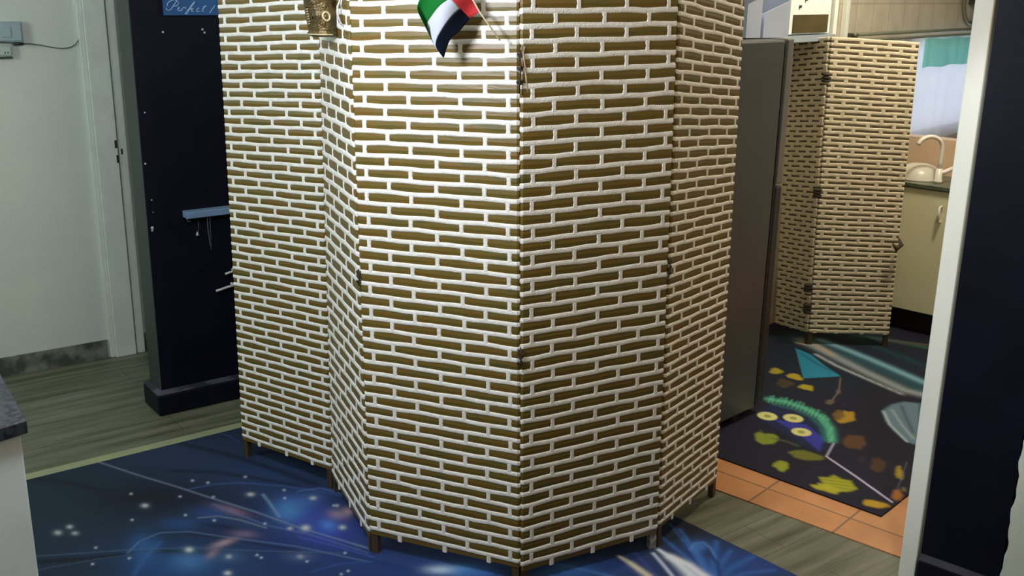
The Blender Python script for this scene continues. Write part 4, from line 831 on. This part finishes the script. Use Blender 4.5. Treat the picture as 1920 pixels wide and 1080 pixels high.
cb = thing('cable', 'thin grey-green cable sagging along the cream wall from a black plug to the door frame', 'cable', Q2)
pts = [(-2.11592, 4.25199, 1.41676), (-2.08447, 4.27508, 1.41402), (-2.05267, 4.29843, 1.41125), (-2.02071, 4.32189, 1.40633), (-1.99147, 4.34335, 1.40355), (-1.96387, 4.36361, 1.39757), (-1.93944, 4.38155, 1.39054), (-1.91469, 4.39971, 1.38452), (-1.89286, 4.41574, 1.3818), (-1.86853, 4.4336, 1.38664), (-1.85212, 4.44564, 1.39827), (-1.8404, 4.45425, 1.41551), (-1.83437, 4.45868, 1.44813), (-1.83783, 4.45614, 1.53478), (-1.83443, 4.45863, 1.64173)]
cm = MB(); cm.tube([Vector(p)+tn3*(.036 if i < 4 else .006) for i, p in enumerate(pts)], .0022, 6); cm.build('cord', mat('grey_green_cable', (.10, .125, .09), .6), cb, smooth=True)
cm = MB(); cm.tube([Vector(p)+tn3*.036 for p in [(-2.05286, 4.29829, 1.40914), (-2.04661, 4.30287, 1.40689), (-2.0273, 4.31705, 1.40541), (-2.01754, 4.32421, 1.40519)]], [.003, .007, .007, .003], 8); cm.build('plug', mat('black_plug', (.006, .01, .01), .5), cb, smooth=True)
own(cb)

# ---------------------------------------------------------------- counter by the camera, left
M_gran = mat('dark_granite', (.035, .038, .05), .35, noise=(.008, .009, .013), scale=60, ramp=(.45, .60))
ctr = thing('counter', 'white counter with a dark speckled stone top, cut off at the left edge', 'counter', (-1.25, 2.05, 0))
g0 = Vector((-.974, 1.919)); ga = Vector((-0.17015, 0.24707)).normalized(); gb = Vector((-0.03426, -0.04085)).normalized()
sl_ = MB(); sl_.prism([g0, g0+ga*.75, g0+ga*.75+gb*.7, g0+gb*.7], .772, .8); sl_.build('worktop', M_gran, ctr, bevel=.002)
b0_ = g0 + ga*(0.012, 0.014)[0] + gb*(0.012, 0.014)[1]
cbx = MB(); cbx.prism([b0_, b0_+ga*.68, b0_+ga*.68+gb*.62, b0_+gb*.62], .0065, .7715); cbx.build('side_panel', mat('white_melamine', (.74, .82, .85), .45), ctr, bevel=.002)
own(ctr)

# ---------------------------------------------------------------- kitchen: fridge and what stands on it
fa = 44.; fc = Vector((.985, 3.865)); fu = dirv(fa); fv = dirv(fa+90)
M_fr = mat('dark_grey_steel', (.105, .11, .105), .38, metal=.3, noise=(.095, .10, .095), scale=4)
M_frd = mat('fridge_door_edge', (.24, .24, .22), .3, metal=.4)
fdg = thing('fridge', 'dark grey steel fridge just inside the kitchen, beside the tall screen', 'fridge', (fc.x, fc.y, .009))
o = MB(); o.prism([fc-fu*.62, fc, fc+fv*.5, fc-fu*.62+fv*.5], .04, 1.485); o.build('body', M_fr, fdg, bevel=.008)
o = MB(); o.prism([fc+fu*.0, fc+fu*.012, fc+fu*.012+fv*.48, fc+fu*.0+fv*.48], .05, 1.47); o.build('gasket', mat('black_gasket', (.012, .012, .012), .7), fdg)
o = MB(); q1 = fc+fu*.012-fv*.002; o.prism([q1, q1+fu*.045, q1+fu*.045+fv*.5, q1+fv*.5], .95, 1.488); fd = o.build('door', M_frd, fdg, bevel=.006)
o = MB(); o.prism([q1, q1+fu*.045, q1+fu*.045+fv*.5, q1+fv*.5], .06, .94); o.build('door', mat('fridge_dark_door', (.05, .05, .05), .35, metal=.3), fdg, bevel=.006)
o = MB(); h1 = q1+fu*.045+fv*.03; o.prism([h1, h1+fu*.03-fv*.01, h1+fu*.034+fv*.02, h1+fv*.03], 1.03, 1.05, 0); o.build('handle', mat('pale_handle', (.5, .5, .42), .4), fd)
o = MB()
for t_, s_ in ((.06, .05), (.5, .05)):
    a = fc-fu*.62+fu*t_+fv*.02; o = MB(); o.prism([a, a+fu*.04, a+fu*.04+fv*.04, a+fv*.04], .0095, .04); o.build('foot', M_hinge, fdg)
own(fdg)
M_file = mat('pale_blue_white_card', (.62, .72, .92), .6)
M_teal = mat('dark_teal_card', (.02, .05, .07), .7)
def filebox(x0, x1, yl, yr, name, label, dep):
    """upright file: near side panel with a slanting top, far panel higher, dark inside"""
    pass
fz = 1.4895
fl_pts = [(0.83443, 3.85279), (0.89559, 3.89206), (0.90705, 3.89943), (1.01695, 3.97)]
zz_ = [1.60572, 1.63387, 1.57606, 1.62176]
for i, (a, b, za, zb_, lb) in enumerate(((0, 1, zz_[0], zz_[1], 'narrower pale blue file box on the fridge, the one next to the tall screen'), (2, 3, zz_[2], zz_[3], 'wider pale blue file box with a sloping open top, standing on the fridge'))):
    A = Vector(fl_pts[a]); B = Vector(fl_pts[b]); dd = (B-A).normalized(); nn = Vector((-dd.y, dd.x)); dep = .16
    root = thing('file_box', lb, 'file box', (A.x, A.y, fz), 'pale file boxes on the fridge')
    def side(off, col, nm):
        mb = MB(); i0 = len(mb.v); P_ = []
        for z_a, z_b in ((fz, fz), (za, zb_)):
            for p, z in ((A, z_a), (B, z_b), (B, z_b), (A, z_a)): P_.append((p, z))
        vs = []
        for k, (p, z) in enumerate(P_):
            o_ = off if k % 4 in (0, 1) else off+.004
            vs.append((p.x+nn.x*o_, p.y+nn.y*o_, z))
        mb.v = vs; mb.f = [(3, 2, 1, 0), (4, 5, 6, 7), (0, 1, 5, 4), (1, 2, 6, 5), (2, 3, 7, 6), (3, 0, 4, 7)]; mb.m = [0]*6
        return mb.build(nm, col, root)
    side(0, M_file, 'side_panel'); side(dep, M_teal, 'side_panel')
    mb = MB(); mb.prism([B-dd*.004+nn*.004, B+nn*.004, B+nn*dep, B-dd*.004+nn*dep], fz, max(zb_, za)+.02); mb.build('spine', M_file, root)
    mb = MB(); mb.prism([A+dd*.0+nn*.004, A+dd*.004+nn*.004, A+dd*.004+nn*dep, A+nn*dep], fz, za); mb.build('front_panel', M_file, root)
    own(root)
cA = Vector(fl_pts[0])+fv*.19
dk = MB(); dk.prism([cA, cA+fu*.15, cA+fu*.15+fv*.08, cA+fv*.08], fz, 2.0)  # box added only for the dark tone behind the file boxes
tag(dk.build('dark_backing_box', M_teal, None, bevel=.004), 'dark teal box added as a dark backing behind the pale file boxes on the fridge', 'box')

# white oven / microwave on a shelf frame against the tiled wall
def onW(x, out, z): p = W0 + wdk*x + dirv(-43)*out; return Vector((p.x, p.y, z))
OV = [(1.18293, 4.61016, 1.46346), (1.43339, 4.87875, 1.45047), (1.18408, 4.6114, 1.55749), (1.39938, 4.84228, 1.56446), (1.41641, 4.86054, 1.47002), (1.20131, 4.62988, 1.46964), (1.46322, 4.91074, 1.44225), (1.50598, 4.9566, 1.448), (1.5424, 4.99565, 1.45165), (1.46158, 4.90898, 1.50213), (1.45174, 4.89843, 1.56871)]
def sx(p): return (Vector(p[:2])-W0).dot(wdk)
M_ov = mat('white_enamel', (.85, .87, .84), .3)
ov = thing('microwave_oven', 'white microwave oven with a dark brown window, at the end of the kitchen wall', 'microwave', OV[0])
x0, x1 = sx(OV[0]), sx(OV[6]); z0_ = OV[0][2]; 
o = MB(); o.prism([onW(x0, .22, 0)[:2], onW(x1-.035, .22, 0)[:2], onW(x1-.035, .02, 0)[:2], onW(x0, .02, 0)[:2]], z0_+.01, z0_+.34); o.build('body', M_ov, ov, bevel=.004)
wx0, wx1 = sx(OV[5]), sx(OV[4]); wz0, wz1 = OV[5][2]+.01, OV[2][2]
o = MB(); o.prism([onW(wx0, .226, 0)[:2], onW(wx1, .226, 0)[:2], onW(wx1, .2205, 0)[:2], onW(wx0, .2205, 0)[:2]], wz0, wz1)
o.build('door_window', mat('brown_oven_glass', (.085, .06, .018), .25, noise=(.05, .045, .015), scale=6), ov)
for dx, dz in ((.05, .035), (.10, .065)):
    o = MB(); c_ = onW(wx0+dx*1.0, .2205, wz1+dz); o.tube([c_, c_+Vector((dirv(-43).x, dirv(-43).y, 0))*.008], .006, 10); o.build('knob', mat('dark_knob', (.05, .05, .05), .5), ov, smooth=True)
own(ov)
sf = thing('shelf_rack', 'white painted wall rack with posts holding the microwave', 'rack', tuple(OV[6]))
M_rack = mat('white_rack', (.80, .84, .78), .4)
def post(xc, o0, o1, hw, z0, z1, nm='post'):
    mb = MB(); mb.prism([onW(xc-hw, o1, 0)[:2], onW(xc+hw, o1, 0)[:2], onW(xc+hw, o0, 0)[:2], onW(xc-hw, o0, 0)[:2]], z0, z1); return mb.build(nm, M_rack, sf, bevel=.002)
xp = (sx(OV[6]))-.012
post(xp, .21, .235, .016, z0_-.05, 2.1); post(sx((1.66674, 5.45154, 1.4599)), .001, .03, .016, z0_-.05, 2.1); post(x0-.05, .21, .235, .014, z0_-.05, 2.1); post(x0-.05, .001, .03, .014, z0_-.05, 2.1)
mb = MB(); mb.prism([onW(x0-.06, .235, 0)[:2], onW(xp+.02, .235, 0)[:2], onW(xp+.02, .02, 0)[:2], onW(x0-.06, .02, 0)[:2]], z0_-.022, z0_+.006); mb.build('shelf', mat('blue_grey_shelf', (.30, .37, .42), .5), sf)
mb = MB(); mb.prism([onW(x0-.06, .235, 0)[:2], onW(xp+.02, .235, 0)[:2], onW(xp+.02, .02, 0)[:2], onW(x0-.06, .02, 0)[:2]], z0_+.42, z0_+.44); mb.build('shelf', M_rack, sf)
own(sf)

# curtain rail, window with curtains
WP = (1.69, 5.3)
ra, rbb = Vector((1.69866, 5.48574, 1.43762)), Vector((2.85735, 6.72768, 1.43356))
xr0, xr1, zr_ = sx(ra), sx(rbb), (ra.z+rbb.z)/2
cr = thing('curtain_rail', 'grey-green double curtain rail across the tiled kitchen wall', 'curtain rail', tuple(ra))
M_rail = mat('grey_green_rail', (.17, .19, .14), .5)
for dz, r, out in ((.012, .009, .05), (-.016, .007, .065)):
    mb = MB(); mb.tube([onW(xr0, out, zr_+dz), onW(xr1+.5, out, zr_+dz)], r, 8); mb.build('rod', M_rail, cr, smooth=True)
for xx in (xr0+.02, xr1+.4):
    mb = MB(); mb.prism([onW(xx-.008, .06, 0)[:2], onW(xx+.008, .06, 0)[:2], onW(xx+.008, .001, 0)[:2], onW(xx-.008, .001, 0)[:2]], zr_-.02, zr_+.018); mb.build('bracket', mat('dark_bracket', (.07, .08, .06), .5), cr)
own(cr)
CP = [(2.36844, 6.20365, 0.80298), (2.77555, 6.64001, 1.3969), (2.84872, 6.71844, 1.24596), (2.30438, 6.13498, 1.27671)]
xc0, xc1 = sx(CP[0])-.45, sx(CP[1])+.45; zc0 = CP[0][2]; zc1 = CP[2][2]
win = MB(); win.prism([onW(xc0+.2, .012, 0)[:2], onW(xc1, .012, 0)[:2], onW(xc1, .001, 0)[:2], onW(xc0+.2, .001, 0)[:2]], zc0+.06, zr_-.05)
win.build('window_1', mat('frosted_daylight_pane', (.5, .55, .65), .4, emit=(.84, .90, 1.0), es=1.5), None, 'structure')
def curtain(name, label, x0, x1, z0, z1, out, amp, mt, top=None):
    mb = MB(); n = 70
    for s_ in (0, 1):
        rows = []
        for kz in range(9):
            t = kz/8; z = z0+(z1-z0)*t
            rows.append([onW(x0+(x1-x0)*i/n, out+amp*math.sin(i*.55+math.sin(i*.21)*2)*(1-.3*t)+s_*.0015, z+.004*math.sin(i*.3)) for i in range(n+1)])
        mb.grid(rows if s_ == 0 else rows[::-1], 0)
    o = mb.build(name, mt, None, smooth=True); tag(o, label, 'curtain'); return o
def cloth_mat(name, col, transl, alpha):
    m_ = mat(name, col, .9); N = m_.node_tree.nodes; L = m_.node_tree.links; out = [x for x in N if x.type == 'OUTPUT_MATERIAL'][0]
    t = N.new('ShaderNodeBsdfTranslucent'); t.inputs[0].default_value = (*col, 1); mx = N.new('ShaderNodeMixShader'); mx.inputs[0].default_value = transl
    L.new(N['Principled BSDF'].outputs[0], mx.inputs[1]); L.new(t.outputs[0], mx.inputs[2])
    tr_ = N.new('ShaderNodeBsdfTransparent'); mx2 = N.new('ShaderNodeMixShader'); mx2.inputs[0].default_value = 1-alpha
    L.new(mx.outputs[0], mx2.inputs[1]); L.new(tr_.outputs[0], mx2.inputs[2]); L.new(mx2.outputs[0], out.inputs[0]); return m_
curtain('curtain', 'sheer pale lavender curtain hanging over the kitchen window', xc0, xc1, zc0, zr_-.02, .062, .006, cloth_mat('sheer_lavender_cloth', (.74, .76, .80), .6, .75))
curtain('valance', 'short turquoise cloth across the top of the kitchen window', xc0+.3, xc1, zc1, zr_-.028, .085, .005, cloth_mat('turquoise_cloth', (.45, .90, .86), .5, .9))

bs = MB(); bs.prism([onW(-0.02+.312, 2.0, 0)[:2], onW(-0.02+.412, 2.0, 0)[:2], onW(-0.02+.412, .002, 0)[:2], onW(-0.02+.312, .002, 0)[:2]], .0045, .945)
bs.build('wall_ledge', mat('peach_tile', (.62, .44, .29), .35, noise=(.56, .42, .30), scale=5), None, 'structure')
# extractor fan high on the tiled wall
fcn = Vector((2.84951, 6.71929, 1.63473)); xf = sx(fcn); zf = fcn.z
fn = thing('wall_fan', 'round wall fan in a metal ring high on the tiled kitchen wall', 'fan', tuple(onW(xf, .02, zf)))
M_ring = mat('olive_metal_ring', (.22, .22, .15), .4, metal=.4)
def circ(r, out, n=36, a0=0, a1=2*math.pi): return [onW(xf+r*math.cos(a0+(a1-a0)*i/n), out, zf+r*math.sin(a0+(a1-a0)*i/n)) for i in range(n+1)]
mb = MB(); mb.tube(circ(.150, .10), .009, 8, 0, False); mb.build('guard_ring', M_ring, fn, smooth=True)
mb = MB(); mb.tube(circ(.125, .105), .004, 6, 0, False); mb.build('guard_ring', M_ring, fn, smooth=True)
mb = MB(); mb.tube(circ(.155, .015), .012, 8, 0, False); mb.build('mount_ring', M_ring, fn, smooth=True)
mb = MB(); mb.prism([onW(xf-.04, .09, 0)[:2], onW(xf+.04, .09, 0)[:2], onW(xf+.04, .001, 0)[:2], onW(xf-.04, .001, 0)[:2]], zf-.04, zf+.04); mb.build('motor', mat('dark_motor', (.04, .04, .035), .5), fn)
for k in range(4):
    a0 = k*math.pi/2+.6; mb = MB()
    mb.quad([onW(xf+.03*math.cos(a0), .085, zf+.03*math.sin(a0)), onW(xf+.115*math.cos(a0-.25), .08, zf+.115*math.sin(a0-.25)), onW(xf+.118*math.cos(a0+.35), .098, zf+.118*math.sin(a0+.35)), onW(xf+.04*math.cos(a0+.5), .095, zf+.04*math.sin(a0+.5))])
    b_ = mb.build('blade', mat('pale_fan_blade', (.55, .55, .45), .5), fn); md = b_.modifiers.new('t', 'SOLIDIFY'); md.thickness = .002
for k in range(4):
    a0 = k*math.pi/2+.78+3.6; mb = MB(); mb.tube([onW(xf+.03*math.cos(a0), .1, zf+.03*math.sin(a0)), onW(xf+.15*math.cos(a0), .1, zf+.15*math.sin(a0)), onW(xf+.155*math.cos(a0), .01, zf+.155*math.sin(a0))], .005, 6); mb.build('strut', mat('dark_strut', (.05, .05, .035), .5), fn, smooth=True)
own(fn)

# sink unit, worktop, bowl, faucet
M_cab = mat('cream_melamine', (.74, .74, .50), .4, noise=(.70, .70, .47), scale=2)
cu = thing('sink_cabinet', 'cream sink cabinet on a dark plinth at the kitchen wall, behind the short screen', 'cabinet', tuple(onW(.0, .3, .0045)))
xe = -0.02; de = 0.72; zt2 = 0.745
CD = .31
def rectW(xa, xb, oa, ob): return [onW(xa, ob, 0)[:2], onW(xb, ob, 0)[:2], onW(xb, oa, 0)[:2], onW(xa, oa, 0)[:2]]
mb = MB(); mb.prism(rectW(xe, xe+CD, .002, 1.5), .12, zt2); body = mb.build('body', M_cab, cu, bevel=.002)
mb = MB(); mb.prism(rectW(xe+.05, xe+CD, .002, 1.5), .0095, .1195); mb.build('plinth', mat('black_plinth', (.008, .006, .006), .6), cu)
v3 = Vector((wdk.x, wdk.y, 0))
for k in range(3):
    oa = .01+.71*k if k else .01; ob_ = (.705, 1.1, 1.49)[k]; oa = (.01, .712, 1.107)[k]
    mb = MB(); mb.prism(rectW(xe-.018, xe-.0005, oa, ob_), .125, zt2-.004); dr_ = mb.build('door', M_cab, cu, bevel=.002)
    mb = MB(); h_ = onW(xe-.018, (.672, .75, 1.14)[k], zt2-.075)
    mb.tube([h_, h_-v3*.025, h_-v3*.025-Vector((0, 0, .075)), h_-Vector((0, 0, .075))], .006, 8); mb.build('handle', mat('white_handle', (.75, .75, .7), .4), dr_, smooth=True)
own(cu)
mb = MB(); mb.prism(rectW(xe-.03, xe+CD, .002, 1.5), zt2+.0005, zt2+.02)
tag(mb.build('worktop', mat('dark_green_worktop', (.10, .12, .085), .35, noise=(.06, .08, .055), scale=30), None, bevel=.002), 'dark green-grey worktop on the cream sink cabinet', 'worktop')
wt = zt2+.0205
bc = Vector((2.0315, 5.1364))
bw = MB(); bw.lathe([(.001, .075), (.04, .073), (.075, .06), (.098, .035), (.108, .004), (.110, 0), (.104, 0), (.094, .032), (.07, .054), (.03, .066), (.001, .067)], (bc.x, bc.y, wt), 32)
tag(bw.build('bowl', mat('white_glazed_bowl', (.62, .60, .52), .3), None, smooth=True), 'white bowl upside down on the worktop beside the faucet', 'bowl')
fb = Vector((2.0772, 5.0071))
fa_ = thing('faucet', 'white gooseneck faucet standing at the kitchen sink', 'faucet', (fb.x, fb.y, wt))
M_fau = mat('white_faucet', (.80, .76, .68), .3)
mb = MB(); mb.lathe([(.001, 0), (.022, 0), (.022, .012), (.017, .02), (.015, .07), (.001, .07)], (fb.x, fb.y, wt), 16); mb.build('base', M_fau, fa_, smooth=True)
ax = Vector((-1.0, -0.1)).normalized()
H0 = 0.172; R_ = 0.063
arc = [fb.to_3d()+Vector((0, 0, wt+.05)), fb.to_3d()+Vector((0, 0, wt+H0*.6))] + [fb.to_3d()+Vector((ax.x*(R_-R_*math.cos(t)), ax.y*(R_-R_*math.cos(t)), wt+H0+R_*math.sin(t)*.85)) for t in [math.radians(v) for v in range(0, 166, 11)]]
mb = MB(); mb.tube(arc, .0105, 12); mb.build('spout', M_fau, fa_, smooth=True)
mb = MB(); hp = fb.to_3d()+Vector((0, 0, wt+.045)); mb.tube([hp, hp-Vector((ax.x, ax.y, 0))*.03+Vector((0, 0, .008)), hp-Vector((ax.x, ax.y, 0))*.07+Vector((0, 0, .028))], [.012, .011, .010], 10); mb.build('handle', M_fau, fa_, smooth=True)
own(fa_)
